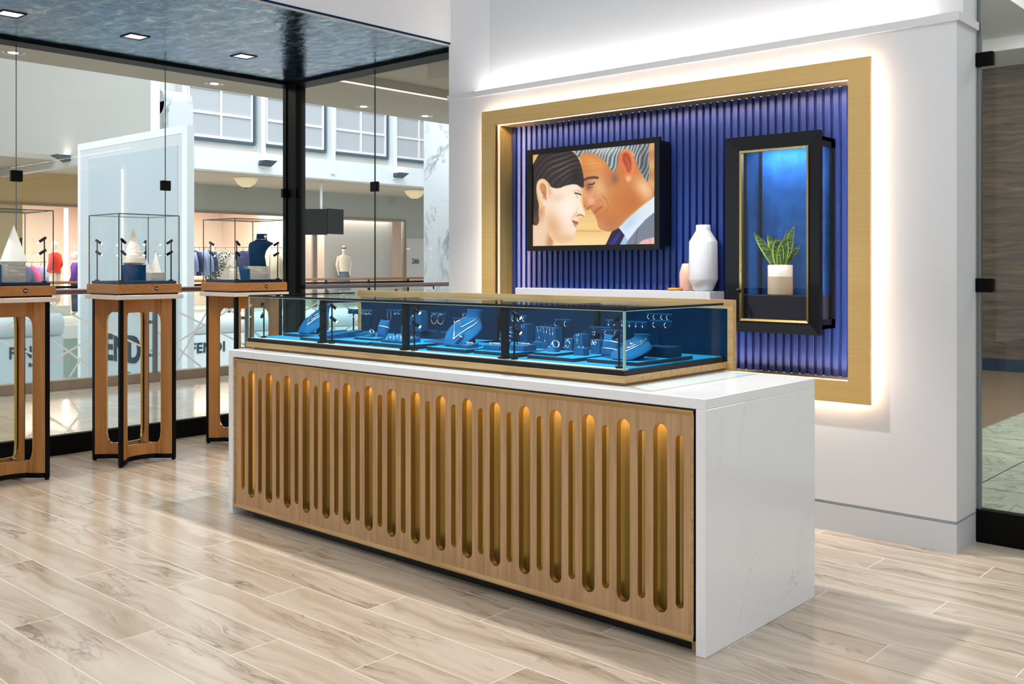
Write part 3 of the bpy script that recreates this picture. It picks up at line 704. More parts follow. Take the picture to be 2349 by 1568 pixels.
# ============================================================ BACK SHELF AND VASES
single('wall_shelf', box1((-4.435, 4.945, 1.185), (-2.935, 5.107, 1.250), .002), 'quartz_shelf', 'white quartz wall shelf against the blue slats below the screen', 'shelf')
def vase(prof, rib=0, n=64, kr=1, kz=1):
    mb = MB(); V = []; F = []; prof = [(r*kr, z*kz) for r, z in prof]
    for r, z in prof:
        for k in range(n):
            a = 2*pi*k/n; rr_ = r*(1+(rib if k % 2 else 0)); V.append((rr_*cos(a), rr_*sin(a), z))
    for i in range(len(prof)-1):
        for k in range(n): k2 = (k+1) % n; F.append((i*n+k, i*n+k2, (i+1)*n+k2, (i+1)*n+k))
    mb.add(V, F, True); mb.add(V[:n], [tuple(range(n))[::-1]]); return mb
vy = 5.03
single('vase', vase([(.055, 0), (.06, .004), (.0895, .06), (.0915, .068), (.0905, .15), (.0885, .27), (.0865, .275), (.047, .332), (.046, .338), (.0455, .362), (.043, .365), (.041, .36), (.041, .33), (.08, .27), (.085, .1)], .006, 96, .93, 1.06), 'ceramic_white', 'tall ribbed white ceramic vase with tapered ends on the white wall shelf', 'vase', (-3.025, 5.022, 1.2505))
single('vase', vase([(.052, 0), (.055, .003), (.0575, .09), (.056, .1), (.038, .148), (.034, .150), (.032, .147), (.05, .1)], 0, 48, .84, 1.08), 'ceramic_pink', 'small blush pink vase half hidden behind the tall white vase', 'vase', (-3.150, 5.052, 1.2505))
single('dish', vase([(.05, 0), (.053, .003), (.053, .016), (.05, .018), (.046, .012), (.001, .010)], 0, 40, .8, .9), 'ochre', 'shallow mustard yellow dish in front of the pink vase', 'dish', (-3.198, 4.988, 1.2505))

# ============================================================ COUNTER
CX0, CX1, CY0, CY1, CZ = -4.925, -1.835, 3.06, 3.945, .925
t = thing('sales_counter', 'long sales counter wrapped in white quartz with a slotted oak front', 'counter', (0, 0, 0))
th = .04
tp = MB().bbox((CX0, CY0, CZ-th), (CX1, CY1, CZ), .0025); obj('worktop', tp, 'quartz', t)
obj('side_panel', box1((CX0, CY0, 0), (CX0+th, CY1, CZ-th), .002), 'quartz', t)
obj('side_panel', box1((CX1-th, CY0, 0), (CX1, CY1, CZ-th), .002), 'quartz', t)
outer = [(-4.872, .047), (-1.885, .047), (-1.885, .880), (-4.872, .880)]
holes = []
def pill(cx, w_, z0, z1, n=10):
    r = w_/2; P = []
    for k in range(n+1): a = pi*k/n; P.append((cx+r*cos(a), z1-r+r*sin(a)))
    for k in range(n+1): a = pi+pi*k/n; P.append((cx+r*cos(a), z0+r+r*sin(a)))
    return P[::-1]
pitch = .16725
for i in range(17): holes.append(pill(-4.705+i*pitch, .062, .119, .817))
for i in range(18): holes.append(pill(-4.705-pitch/2+i*pitch, .034, .152, .783))
fp = plate([outer]+holes, .018)
pan = obj('front_panel', xf(fp, lambda x, y, z: (x, 3.066+z, y)), 'oak_vertical', t)
for i, h in enumerate(holes):
    mb = MB(); n = len(h)
    V = [(p[0], 3.0665, p[1]) for p in h]+[(p[0], 3.094, p[1]) for p in h]
    c = (sum(p[0] for p in h)/n, sum(p[1] for p in h)/n)
    V = [(c[0]+(p[0]-c[0])*.985, p[1], c[1]+(p[2]-c[1])*.998) for p in V]
    mb.add(V, [(k, (k+1) % n, n+(k+1) % n, n+k) for k in range(n)], True)
    obj('slot_lining', mb, 'brass_edge', pan)
mb = MB(); ow, oz, ot = .012, .877, .0
mb.prism([(3.058, .878), (3.058, .872), (3.066, .858), (3.084, .858), (3.084, .878)], -4.872, -1.885, 0)
mb.prism([(3.058, .047), (3.058, .053), (3.066, .067), (3.084, .067), (3.084, .047)], -4.872, -1.885, 0)
mb.box((-4.872, 3.060, .05), (-4.862, 3.084, .875)).box((-1.893, 3.060, .05), (-1.885, 3.084, .875))
obj('bead_moulding', mb, 'oak_along', pan)
obj('brass_backing', box1((-4.868, 3.130, .06), (-1.89, 3.138, .875)), 'brass_inner', t)
obj('shade_plate', box1((-4.868, 3.085, .05), (-1.89, 3.130, .058)), 'black_satin', t)  # black plate added to darken the slot bottoms like shade
obj('light_strip', MB().box((-4.86, 3.092, .862), (-1.90, 3.104, .870)), 'led_slots', t)
obj('top_light_block', box1((-4.872, 3.066, .871), (-1.885, 3.14, .8845)), 'black_satin', t)  # black box added to stop strip light leaking through the top gap
obj('end_light_strip', MB().box((-4.872, 3.108, .13), (-4.835, 3.112, .80)), 'warm_strip', t)
obj('carcass', box1((-4.885, 3.16, .06), (-1.875, 3.90, .885)), 'white_paint', t)
obj('toe_kick', box1((-4.74, 3.105, 0), (-1.915, 3.88, .06)), 'black_satin', t)
obj('corner_block', box1((-1.915, 3.10, 0), (-1.876, 3.86, .058)), 'oak_vertical', t)

# ============================================================ JEWELLERY CASE ON THE COUNTER
t = thing('jewellery_case', 'long glass jewellery case with oak base sitting on the quartz counter', 'display case', (0, 0, 0))
ax0, ax1, ay0, ay1 = -4.90, -2.255, 3.157, 3.94
obj('plinth', box1((ax0+.03, ay0+.03, CZ), (ax1-.025, ay1, .937)), 'oak_along', t)
obj('base', MB().bbox((ax0, ay0, .937), (ax1, ay1, .965), .0015), 'oak_along', t)
obj('black_channel', box1((ax0+.008, ay0+.008, .965), (ax1-.008, ay1, .985)), 'black_satin', t)
gx0, gx1, gy0, gy1, gz = ax0+.012, ax1-.012, ay0+.012, 3.935, 1.222
obj('light_ledge', MB().box((gx0+.008, gy0+.008, .985), (gx1-.008, gy0+.045, .989)), 'cloth_cream', t)
obj('suede_floor', box1((gx0+.008, gy0+.045, .985), (gx1-.008, gy1, .990)), 'suede_pad', t)
obj('front_pane', box1((gx0, gy0, .985), (gx1, gy0+.006, gz)), 'glass_case', t)
obj('side_pane', box1((gx0, gy0+.006, .985), (gx0+.006, gy1, gz)), 'glass_case', t)
obj('side_pane', box1((gx1-.006, gy0+.006, .985), (gx1, gy1, gz)), 'glass_case', t)
obj('top_pane', box1((gx0, gy0, gz), (gx1, gy1, gz+.006)), 'glass_case', t)
E2 = .0045
mb = MB().box((gx0-.001, gy0-.0015, gz-.001), (gx1+.001, gy0+.003, gz+.009)).box((gx1-.003, gy0, gz-.001), (gx1+.0015, gy1, gz+.009)).box((gx0-.0015, gy0, gz-.001), (gx0+.003, gy1, gz+.009))
obj('dark_top_edge', mb, 'black_satin', t)
mb = MB().box((gx1-.004, gy0-.001, .985), (gx1+.001, gy0+.004, gz)).box((gx0-.001, gy0-.001, .985), (gx0+.003, gy0+.003, gz)).box((gx1-.004, gy0+.008, .985), (gx1+.001, gy0+.012, gz)).box((gx0, gy0-.001, gz-.004), (gx1, gy0+.001, gz-.001)).box((gx1-.001, gy0, gz-.004), (gx1+.001, gy1, gz-.001))
obj('glass_edges', mb, 'glass_edge_light', t)
fr = plate([[(-4.865, .9255), (-2.222, .9255), (-2.222, 1.245), (-4.865, 1.245)], [(-4.84, .965), (-4.84, 1.205), (-2.25, 1.205), (-2.25, .965)]], .03)
bf = obj('back_frame', xf(fr, lambda x, y, z: (x, 3.942+z, y)), 'oak_along', t)
obj('suede_back', box1((-4.842, 3.950, .965), (-2.248, 3.962, 1.205)), 'suede_deep', bf)
# inner black portal frames
for fx in (-4.236, -3.580, -2.928):
    mb = MB(); w_ = .013
    mb.box((fx-w_, 3.186, .990), (fx+w_, 3.212, 1.215)).box((fx-w_, 3.186, 1.200), (fx+w_, 3.88, 1.216)).box((fx-w_, 3.186, .990), (fx+w_, 3.88, 1.0)).box((fx-w_, 3.86, .990), (fx+w_, 3.88, 1.215))
    mb.box((fx-w_-.018, 3.184, .990), (fx-w_, 3.214, .997))
    obj('divider_frame', mb, 'black_metal', t)
def lampmesh(h, r=.004, hd=.045, dirx=1):
    a = MB().tube([(0, 0, 0), (0, 0, h)], r, 10).lathe([(.016, 0), (.016, .007), (.012, .009)], n=20)
    heads = []; glow = []
    for zz in (h-.004, h-.07 if h < .25 else h-.085):
        for _ in (0,):
            d = Vector((dirx*.80, .25, -.52)).normalized(); c = Vector((dirx*.012, 0, zz))
            heads.append((c-d*hd*.45, c+d*hd*.55)); glow.append((c+d*hd*.55, c+d*(hd*.55+.001)))
    return a, heads, glow
def spotlamp(label, loc, h, rz=0, dirx=1, hd=.045, hr=.0085, group=None, energy=0):
    t = thing('spot_lamp', label, 'lamp', loc, rz, group)
    a, hs, gl = lampmesh(h, .0042, hd, dirx); obj('pole', a, 'black_metal', t)
    for i, ((p, q), (g0, g1)) in enumerate(zip(hs, gl)):
        o = obj('lamp_head', MB().tube([p, q], hr, 14), 'black_metal', t)
        obj('lens', MB().tube([g0, g1], hr*.8, 12), 'spot_glow', o)
    if energy:
        M = Matrix.Translation(loc) @ Matrix.Rotation(rz, 4, 'Z'); p = M @ Vector(gl[0][1]); d = M.to_3x3() @ Vector(((dirx*.5, .45, -.52)))
        l = light('spot', 'SPOT', p+d*.01, energy, .012, COOL, p+d, 130, blend=.8)
    return t
FZ = .990
for lx, lab, dr in ((-4.797, 'twin-head black spot lamp at the far left end inside the long case', -1), (-4.172, 'twin-head spot lamp beside the left black divider of the long case', 1), (-3.530, 'twin-head spot lamp beside the middle black divider of the long case', 1), (-2.882, 'twin-head spot lamp beside the right black divider of the long case', 1), (-2.318, 'twin-head spot lamp in the right front corner of the long case', -1)):
    spotlamp(lab, (lx, 3.208, FZ), .198, 0, dr, energy=0)
# added area lights under the top edge stand in for the lamp heads
for a, b in ((-4.85, -4.27), (-4.21, -3.61), (-3.55, -2.96), (-2.90, -2.30)):
    l = light('case_fill', 'AREA', ((a+b)/2, 3.22, 1.205), 1.9, b-a, (.80, .93, 1), ((a+b)/2, 3.62, .95), sy=.02)

# ---- things in the case
def riser(x0, y0, x1, y1, z0, z1, label):
    t = thing('display_riser', label, 'riser', ((x0+x1)/2, (y0+y1)/2, z0)); hx, hy_ = (x1-x0)/2, (y1-y0)/2
    obj('body', box1((-hx, -hy_, 0), (hx, hy_, z1-z0-.0015)), 'dark_slate', t); obj('suede_top', box1((-hx, -hy_, z1-z0-.0015), (hx, hy_, z1-z0)), 'suede_pad', t)
RZ = 1.006
riser(-4.84, 3.37, -4.52, 3.72, FZ, 1.006, 'low riser under the leftmost necklace bust in the long case')
riser(-4.51, 3.25, -4.255, 3.52, FZ, 1.004, 'low riser just left of the left black divider, carrying a long tray')
riser(-4.215, 3.25, -3.93, 3.60, FZ, 1.006, 'lower step of the two-step riser right of the left black divider')
riser(-4.150, 3.34, -3.97, 3.56, 1.006, 1.018, 'upper step of the two-step riser right of the left black divider')
riser(-3.895, 3.25, -3.62, 3.60, FZ, 1.008, 'low riser with ring wedges just left of the middle black divider')
riser(-3.50, 3.26, -3.235, 3.62, FZ, 1.008, 'low riser under the large centre necklace bust')
riser(-3.20, 3.28, -2.965, 3.56, FZ, 1.006, 'low riser with ring trays left of the right black divider')
riser(-2.86, 3.27, -2.60, 3.66, FZ, 1.006, 'lower step of the riser right of the right black divider')
riser(-2.84, 3.29, -2.72, 3.44, 1.006, 1.018, 'small upper step carrying a watch stand')
riser(-2.56, 3.31, -2.300, 3.73, FZ, 1.006, 'low riser under the rightmost necklace bust and a cushion')
riser(-3.10, 3.62, -2.97, 3.80, FZ, 1.005, 'thin riser behind the right black divider')

SEC = [(-.088, .003, .034, .004), (-.080, .008, .050, .008), (-.058, .026, .068, .013), (-.034, .046, .080, .017), (-.012, .064, .082, .021), (.010, .080, .062, .024), (.024, .093, .040, .024), (.031, .108, .0295, .0245), (.034, .124, .0275, .0245), (.035, .128, .031, .0275), (.035, .132, .031, .0275), (.035, .134, .027, .024)]
def bsec(s):
    s = max(0, min(len(SEC)-1.0001, s)); i = int(s); f = s-i; a, b = SEC[i], SEC[i+1]
    c = [a[k]*(1-f)+b[k]*f for k in range(4)]
    p0, p1 = SEC[max(0, i-1)], SEC[min(len(SEC)-1, i+2)]
    t = Vector((0, p1[0]-p0[0], p1[1]-p0[1]))
    if s > 7: t = Vector((0, .1, 1))
    t.normalize(); nrm = Vector((0, -t.z, t.y))
    return Vector((0, c[0], c[1])), c[2], c[3], nrm
def sv(p, sc):
    return p*sc if isinstance(sc, (int, float)) else Vector((p.x*sc[0], p.y*sc[1], p.z*sc[2]))
def bpt(s, th, k=1.0):
    c, w_, h, nn = bsec(s); return c+Vector((1, 0, 0))*w_*k*cos(th)+nn*h*k*sin(th)
def bust(label, loc, sc):
    t = thing('necklace_bust', label, 'necklace bust', loc)
    rings = []
    for i in range(34):
        s = i*(len(SEC)-1)/33; rings.append([sv(bpt(s, 2*pi*k/28), sc) for k in range(28)])
    obj('body', MB().loft(rings), 'suede_blue', t)
    sz = sc if isinstance(sc, (int, float)) else sc[2]
    obj('prop', MB().box((-.02, .0, 0), (.02, .03, .072*sz)), 'suede_deep', t); return t
def necklace(label, loc, sc, s_lo, s_hi=7.2, r=.0018, m='silver', pend=0, beads=False, shift=0):
    pts = []; N = 36
    for k in range(N+1):
        a = -1+2*k/N; th = pi/2+a*1.45*(.55+.45*abs(a)); s = s_lo+(s_hi-s_lo)*abs(a)**1.15
        pts.append(sv(bpt(s, th+shift*(1-abs(a)), 1.0), sc)+Vector((0, -.0022, .002)))
    t = thing('necklace', label, 'necklace', loc)
    obj('chain', MB().tube(pts, r, 6), m, t)
    if pend:
        p = pts[N//2]+Vector((0, -.002, .001)); obj('pendant', MB().lathe([(.001, -pend), (pend, 0), (.001, pend)], tuple(p), 8), 'diamond', t)
    return t
B1 = (-4.665, 3.49, RZ); bust('leftmost blue necklace bust in the long case, behind the spot lamp flare', B1, 1.22)
necklace('fine silver chain, upper of the three on the leftmost bust', B1, 1.22, 4.2); necklace('silver chain, middle of the three on the leftmost bust', B1, 1.22, 3.2); necklace('thick silver chain, lowest of the three on the leftmost bust', B1, 1.22, 2.2, r=.0028)
B2 = (-3.395, 3.44, 1.008); bust('largest blue necklace bust, in the centre of the long case', B2, 1.30)
necklace('thin diamond V chain, upper of two on the centre bust', B2, 1.30, 3.4, 6.8); necklace('thick diamond V chain, lower of two on the centre bust', B2, 1.30, 1.6, 6.2, r=.003, pend=.006)
B3 = (-2.405, 3.45, RZ); S3 = (1.12, 1.3, .76); bust('rightmost blue necklace bust by the glass corner', B3, S3)
for s_, w_ in ((4.0, 'shortest'), (3.1, 'middle'), (2.1, 'longest')): necklace(f'fine chain with a small pendant, {w_} of three on the rightmost bust', B3, S3, s_, 7.2, .0011, 'silver', .004)

def cushion(label, loc, sc=1.0, rz=0, lean=52, bands=()):
    t = thing('bracelet_cushion', label, 'cushion', loc, rz); n = 16; L = .052*sc; D = .020*sc
    M = Matrix.Translation((0, 0, .043*sc)) @ Matrix.Rotation(R(90-lean+38), 4, 'X')
    V = []; F = []
    for sd in (1, -1):
        for i in range(n+1):
            for j in range(n+1):
                u, v = -1+2*i/n, -1+2*j/n
                pin = 1-.12*(1-abs(v)**2)*(abs(u)**6)
                pv = 1-.12*(1-abs(u)**2)*(abs(v)**6)
                h = max(0, (1-abs(u)**2.6)*(1-abs(v)**2.6))**.5
                V.append(M @ Vector((u*L*pin, v*L*pv, sd*D*h)))
    for sd in (0, 1):
        o_ = sd*(n+1)**2
        for i in range(n):
            for j in range(n):
                q = (o_+i*(n+1)+j, o_+(i+1)*(n+1)+j, o_+(i+1)*(n+1)+j+1, o_+i*(n+1)+j+1); F.append(q if sd == 0 else q[::-1])
    mb = MB().add(V, F, True); obj('pillow', mb, 'suede_blue', t)
    zmin = min(v.z for v in V)
    for c in kids(t): c.location.z = -zmin
    for lab, vv, r, m in bands:
        pts = []
        for k in range(40):
            a = 2*pi*k/40; u = cos(a); pts.append(M @ Vector((u*L*1.02, vv*L+.004*sc*sin(a), sin(a)*D*1.10*(1-abs(vv)**2.6)**.5)))
        b = thing('bracelet', lab, 'bracelet', (loc[0], loc[1], loc[2]-zmin), rz); obj('band', MB().tube(pts, r, 6, closed=True), m, b)
    return t
cushion('blue bracelet cushion left of the middle black divider, in front', (-4.005, 3.42, 1.018), .95, R(-12), bands=(('wide silver bracelet around the front cushion left of the middle divider', .12, .0028, 'silver'), ))
cushion('blue bracelet cushion left of the middle black divider, further back', (-4.03, 3.60, RZ), .85, R(-12), bands=(('silver bracelet around the rear cushion left of the middle divider', .1, .002, 'silver'),))
cushion('blue bracelet cushion left of the right black divider', (-3.305, 3.62, RZ), .95, R(-14), bands=(('thin bracelet, top of three on the cushion left of the right divider', .25, .0016, 'silver'), ('plain bracelet, middle of three on the cushion left of the right divider', -.1, .0022, 'silver'), ('studded bracelet, bottom of three on the cushion left of the right divider', -.55, .0024, 'silver')))
cushion('blue bracelet cushion left of the rightmost bust', (-2.505, 3.41, RZ), 1.0, R(-10), bands=(('upper silver bracelet on the cushion left of the rightmost bust', .25, .0017, 'silver'), ('lower silver bracelet on the cushion left of the rightmost bust', -.35, .0022, 'silver')))

def hoop(mb, c, r, tr=.0011, arc=300, start=60, ry=.75, face=0.25):
    pts = []
    for k in range(15):
        a = R(start+arc*k/14); pts.append((c[0]+r*ry*cos(a), c[1]+r*.45*cos(a)*face, c[2]+r*sin(a)))
    mb.tube(pts, tr, 5)
def earring(label, x, y, z, r=.011, kind='hoop', m='silver', group=None):
    t = thing('earring', label, 'earring', (x, y, z), 0, group)
    mb = MB()
    if kind == 'hoop': hoop(mb, (0, 0, -r), r); 
    elif kind == 'c': hoop(mb, (0, 0, -r), r, .0016, 200, 90)
    elif kind == 'bar': mb.box((-.0012, -.001, -.05), (.0012, .001, 0))
    elif kind == 'drop': mb.tube([(0, 0, 0), (.001, 0, -r)], .0007, 5).lathe([(.0005, -.009), (.0042, -.004), (.0032, .001), (.0005, .005)], (0, 0, -r-.003), 8)
    elif kind == 'leaf': mb.tube([(0, 0, 0), (.001, 0, -.012)], .0007, 5); hoop(mb, (0, 0, -.024), .009, .0012, 360, 90)
    obj('metal', mb, m, t); return t
def stand(label, x, y, ztop, w_, rz=0, base=FZ, dark=False):
    t = thing('earring_stand', label, 'earring stand', (x, y, base)); h = ztop-base; m = 'suede_blue'
    obj('crossbar', box1((-w_/2, -.004, h-.006), (w_/2, .004, h), .0005), m, t)
    obj('card', box1((-w_/2, .000, h-.03), (w_/2, .003, h-.006)), 'suede_deep', t)
    obj('stem', box1((-.0035, 0, .004), (.0035, .006, h-.03)), 'suede_deep', t); obj('foot', box1((-.03, -.02, 0), (.03, .025, .004)), 'suede_blue', t)
def ear_pair(y, pts, z, nm, **k):
    for i, x in enumerate(pts): earring(f'{nm}, {["left", "second", "third", "fourth", "fifth", "sixth"][i] if len(pts) > 2 else ["left", "right"][i]} one', x, y-.006, z, **k)
st_y = 3.66
stand('earring stand behind the leftmost bust, holding two wide hoops', -4.535, 3.64, 1.147, .09); ear_pair(3.64, (-4.56, -4.52), 1.140, 'large silver hoop on the stand behind the leftmost bust', r=.020)
stand('earring stand just right of the wide hoops near the left divider', -4.405, 3.64, 1.147, .10); ear_pair(3.64, (-4.435, -4.405, -4.375), 1.140, 'small silver hoop on the stand right of the wide hoops', r=.011)
stand('earring stand on the blue back wall with two long bars', -4.235, 3.70, 1.151, .13); ear_pair(3.70, (-4.290, -4.262), 1.144, 'long diamond bar earring on the stand by the back panel', kind='bar'); ear_pair(3.70, (-4.225, -4.195), 1.144, 'small hoop beside the long bar earrings', r=.010)
stand('earring stand with two large gold hoops right of the middle divider', -3.795, 3.62, 1.148, .11); ear_pair(3.62, (-3.822, -3.772), 1.141, 'large thin gold hoop right of the middle divider', r=.026, m='gold')
stand('low earring stand left of the centre bust', -3.70, 3.68, 1.122, .09); ear_pair(3.68, (-3.725, -3.675), 1.113, 'tiny hoop on the low stand left of the centre bust', r=.007, kind='c')
stand('earring stand just behind the neck of the centre bust', -3.60, 3.66, 1.152, .11); ear_pair(3.66, (-3.635, -3.612), 1.145, 'small hoop beside the neck of the centre bust', r=.012)
stand('tall earring stand behind the right black divider', -3.17, 3.56, 1.160, .10); ear_pair(3.56, (-3.20, -3.165, -3.13), 1.150, 'small hoop on the tall stand behind the right divider', r=.010, kind='c')
stand('lower earring stand behind the right black divider', -3.27, 3.66, 1.130, .07); ear_pair(3.66, (-3.275,), 1.122, 'small hoop on the lower stand behind the right divider', r=.010, kind='c')
stand('earring stand above the three pendant blocks', -3.01, 3.70, 1.140, .10); ear_pair(3.70, (-3.045, -2.985), 1.130, 'curved silver hoop on the stand above the pendant blocks', r=.012, kind='c')
stand('earring stand with one pear drop left of the rightmost cushion', -2.72, 3.62, 1.120, .12); ear_pair(3.62, (-2.755,), 1.112, 'pear shaped drop earring left of the rightmost cushion', kind='leaf')
stand('earring stand with mixed drops directly behind the rightmost cushion', -2.625, 3.58, 1.112, .11); ear_pair(3.58, (-2.655, -2.60), 1.104, 'small hoop on the stand directly behind the rightmost cushion', r=.010, kind='c'); ear_pair(3.58, (-2.635,), 1.096, 'oval drop earring directly behind the rightmost cushion', kind='drop', r=.010)
stand('wide earring stand with a row of drops behind the glass corner, left part', -2.665, 3.66, 1.152, .11); ear_pair(3.66, (-2.70, -2.668, -2.625), 1.146, 'drop earring left of the glass corner', kind='drop', r=.014)
stand('wide earring stand with a row of drops behind the glass corner, right part', -2.52, 3.62, 1.152, .11); ear_pair(3.62, (-2.555, -2.52, -2.485), 1.146, 'drop earring right of the glass corner', kind='drop', r=.012)
stand('earring stand right of the rightmost bust neck with two thick hoops', -2.405, 3.64, 1.160, .11); ear_pair(3.64, (-2.435, -2.375), 1.150, 'thick silver hoop above the rightmost bust', r=.011, kind='c')
stand('topmost earring stand above the rightmost bust', -2.455, 3.70, 1.186, .13); ear_pair(3.70, (-2.505, -2.475, -2.435, -2.405), 1.178, 'small curved earring on the topmost stand', r=.009, kind='c')

def block(label, x, y, z0, sx, sy, h, knob=True, m='suede_blue', rz=0):
    t = thing('display_block', label, 'display block', (x, y, z0), rz)
    obj('body', box1((-sx/2, -sy/2, 0), (sx/2, sy/2, h), .0015), m, t)
    if knob: obj('knob', MB().lathe([(.0015, h), (.0015, h+.004), (.005, h+.007), (.004, h+.011), (.001, h+.012)], (sx*.2, sy*.2, 0), 10), 'suede_blue', t)
    return t
def pendant(label, x, y, z, w_, L, kind='dot', m='silver'):
    t = thing('necklace', label, 'necklace', (x, y, z)); mb = MB()
    mb.tube([(-w_/2, .01, .001), (-w_/2, -.0012, .0), (-w_*.1, -.0015, -L), (w_*.1, -.0015, -L), (w_/2, -.0012, .0), (w_/2, .01, .001)], .0008, 5)
    obj('chain', mb, m, t); p = MB()
    if kind == 'dot': p.lathe([(.0005, -.005), (.0035, 0), (.0005, .004)], (0, -.002, -L-.003), 8)
    elif kind == 'circle': p.tube([(cos(a)*.013, -.002, -L-.013+sin(a)*.015) for a in [2*pi*k/24 for k in range(24)]], .0018, 6, closed=True)
    elif kind == 'cross': p.box((-.0014, -.003, -L-.026), (.0014, -.001, -L)).box((-.009, -.003, -L-.010), (.009, -.001, -L-.0075))
    elif kind == 'infinity': p.tube([(sin(a)*.014, -.002, -L-.003+sin(2*a)*.006) for a in [2*pi*k/30 for k in range(30)]], .0014, 6, closed=True)
    elif kind == 'y': p.box((-.001, -.003, -L-.03), (.001, -.001, -L))
    obj('pendant', p, 'diamond' if kind == 'dot' else m, t)
for i, (x, y, lab) in enumerate(((-3.085, 3.64, 'left'), (-3.030, 3.62, 'middle'), (-2.975, 3.60, 'right'))):
    block(f'tall pendant block, {lab} of three behind the watch stand', x, y, FZ, .052, .05, .115)
    pendant(f'pendant necklace hanging on the {lab} of the three tall blocks', x, y-.0255, 1.105, .024, .05+i*.012)
block('tall blue pendant block right behind the right black divider', -3.225, 3.68, FZ, .05, .05, .12, False); pendant('Y shaped necklace hanging right behind the right divider', -3.225, 3.654, 1.108, .018, .03, 'y')
block('blue block with ring pendant, left of the cross pendant block', -2.805, 3.51, RZ, .045, .045, .062); pendant('necklace with an open circle pendant', -2.805, 3.487, RZ+.062, .012, .012, 'circle')
block('taller blue block with a cross pendant', -2.745, 3.51, RZ, .048, .048, .086); pendant('necklace with a small cross pendant', -2.748, 3.485, RZ+.086, .014, .018, 'cross')
block('blue block with an infinity pendant right of the cross', -2.665, 3.53, RZ, .052, .05, .062); pendant('necklace with an infinity symbol pendant', -2.670, 3.504, RZ+.062, .020, .012, 'infinity')
block('small low blue block in front of the cross pendant block', -2.675, 3.42, RZ, .055, .045, .032, False)
for i, x in enumerate((-2.69, -2.665)): single('stud_earring', MB().lathe([(.001, 0), (.003, .002), (.0032, .004), (.001, .006)], n=10), 'diamond', f'{["left", "right"][i]} stud earring on the small low block in front of the cross pendant', 'earring', (x, 3.42, RZ+.032))
block('dark blue block behind the rightmost bust', -2.37, 3.60, RZ, .13, .10, .045, False, 'suede_deep')
block('blue block behind the two cushions left of the middle divider', -3.93, 3.70, FZ, .09, .08, .055, False, 'suede_deep'); block('wide blue block right of the middle divider', -3.78, 3.66, FZ, .12, .1, .055, False, 'suede_deep')
block('tall blue post block with two studs near the middle divider', -4.06, 3.70, FZ, .06, .06, .125, False); 
for i, x in enumerate((-4.072, -4.048)): single('stud_earring', MB().lathe([(.001, 0), (.006, .003), (.006, .006), (.001, .009)], n=12), 'diamond', f'{["left", "right"][i]} stud on the tall post block near the middle divider', 'earring', (x, 3.69, FZ+.125))
block('small blue block behind the rightmost cushion with a white watch', -2.49, 3.56, FZ, .05, .05, .05, False)
block('tall blue display block close to the middle divider', -3.93, 3.62, 1.045, .05, .05, .11, False)

def wedge(label, x, y, z0, sx, sy, h0, h1, n=0, rz=0, m='suede_blue', ring='silver'):
    t = thing('ring_tray', label, 'ring tray', (x, y, z0), rz)
    obj('body', MB().prism([(-sy/2, 0), (sy/2, 0), (sy/2, h1), (-sy/2, h0)], -sx/2, sx/2, 0), m, t)
    return (x, y, z0, sx, sy, h0, h1, rz)
def rings_on(W, k, lab, along='y', kind='ring', n=2, r=.0055):
    x, y, z0, sx, sy, h0, h1, rz = W; M = Matrix.Translation((x, y, z0)) @ Matrix.Rotation(rz, 4, 'Z'); src = None
    for i in range(k):
        f = (i+.7)/(k+.4)
        if along == 'y': p = Vector((0, -sy/2+sy*f, h0+(h1-h0)*f))
        else: p = Vector((-sx/2+sx*f, 0, (h0+h1)/2))
        if src is None:
            src = thing('ring', lab, 'ring', M @ p, rz, lab)
            a = MB(); a.tube([(cos(q)*r, .0, r*.55+sin(q)*r) for q in [2*pi*j/16 for j in range(16)]], .0011, 5, closed=True); obj('band', a, 'silver', src)
            obj('stone', MB().lathe([(.0006, -.002), (.003, .0008), (.0022, .002)], (0, 0, r*1.6), 8), 'diamond', src)
        else: dup(src, M @ p, rz)
W = wedge('long sloping tray with a necklace, left of the left black divider', -4.33, 3.40, 1.004, .075, .24, .018, .035); 
W = wedge('small ring block beside the leftmost bust', -4.44, 3.42, 1.006, .05, .16, .020, .030); rings_on(W, 5, 'small diamond rings in a row on the ring block beside the leftmost bust')
W = wedge('long low tray running behind the left divider', -4.28, 3.50, 1.004, .12, .09, .022, .03)
for k, (x, lab) in enumerate(((-3.845, 'left'), (-3.79, 'middle'), (-3.735, 'right'))):
    W = wedge(f'blue ring wedge, {lab} of the three left of the middle divider', x, 3.35, 1.008, .045, .13, .012, .026); rings_on(W, 5, f'diamond rings in a row on the {lab} wedge left of the middle divider')
W = wedge('wide low tray of bracelets right of the middle divider', -3.63, 3.52, FZ, .17, .16, .022, .03)
single('bracelet', MB().box((-.06, -.004, 0), (.06, .004, .003)).box((-.06, .006, 0), (.06, .012, .003)), 'silver', 'flat silver bracelet lying on the wide low tray right of the middle divider', 'bracelet', (-3.63, 3.50, FZ+.0275), R(-8))
W = wedge('small ring wedge in front of the centre bust, right of the ring finger', -3.285, 3.335, 1.008, .055, .07, .014, .022); rings_on(W, 4, 'small rings on the wedge in front of the centre bust', 'x')
W = wedge('small flat block in front of the centre bust under the ring finger', -3.36, 3.335, 1.008, .055, .06, .014, .014)
W = wedge('wide ring tray left of the right black divider', -3.13, 3.36, RZ, .10, .075, .022, .024); rings_on(W, 8, 'thin bands in a row on the wide ring tray left of the right divider', 'x')
W = wedge('ring tray just right of the right black divider', -3.015, 3.42, RZ, .08, .09, .024, .028); rings_on(W, 7, 'thin bands in a row on the tray right of the right divider', 'x')
W = wedge('small tilted earring block left of the watch stand', -2.935, 3.52, FZ, .05, .06, .016, .034); rings_on(W, 2, 'small rings on the tilted block left of the watch stand', 'x')
W = wedge('tilted blue lid tray behind the right divider', -3.05, 3.62, 1.005, .11, .07, .025, .045)
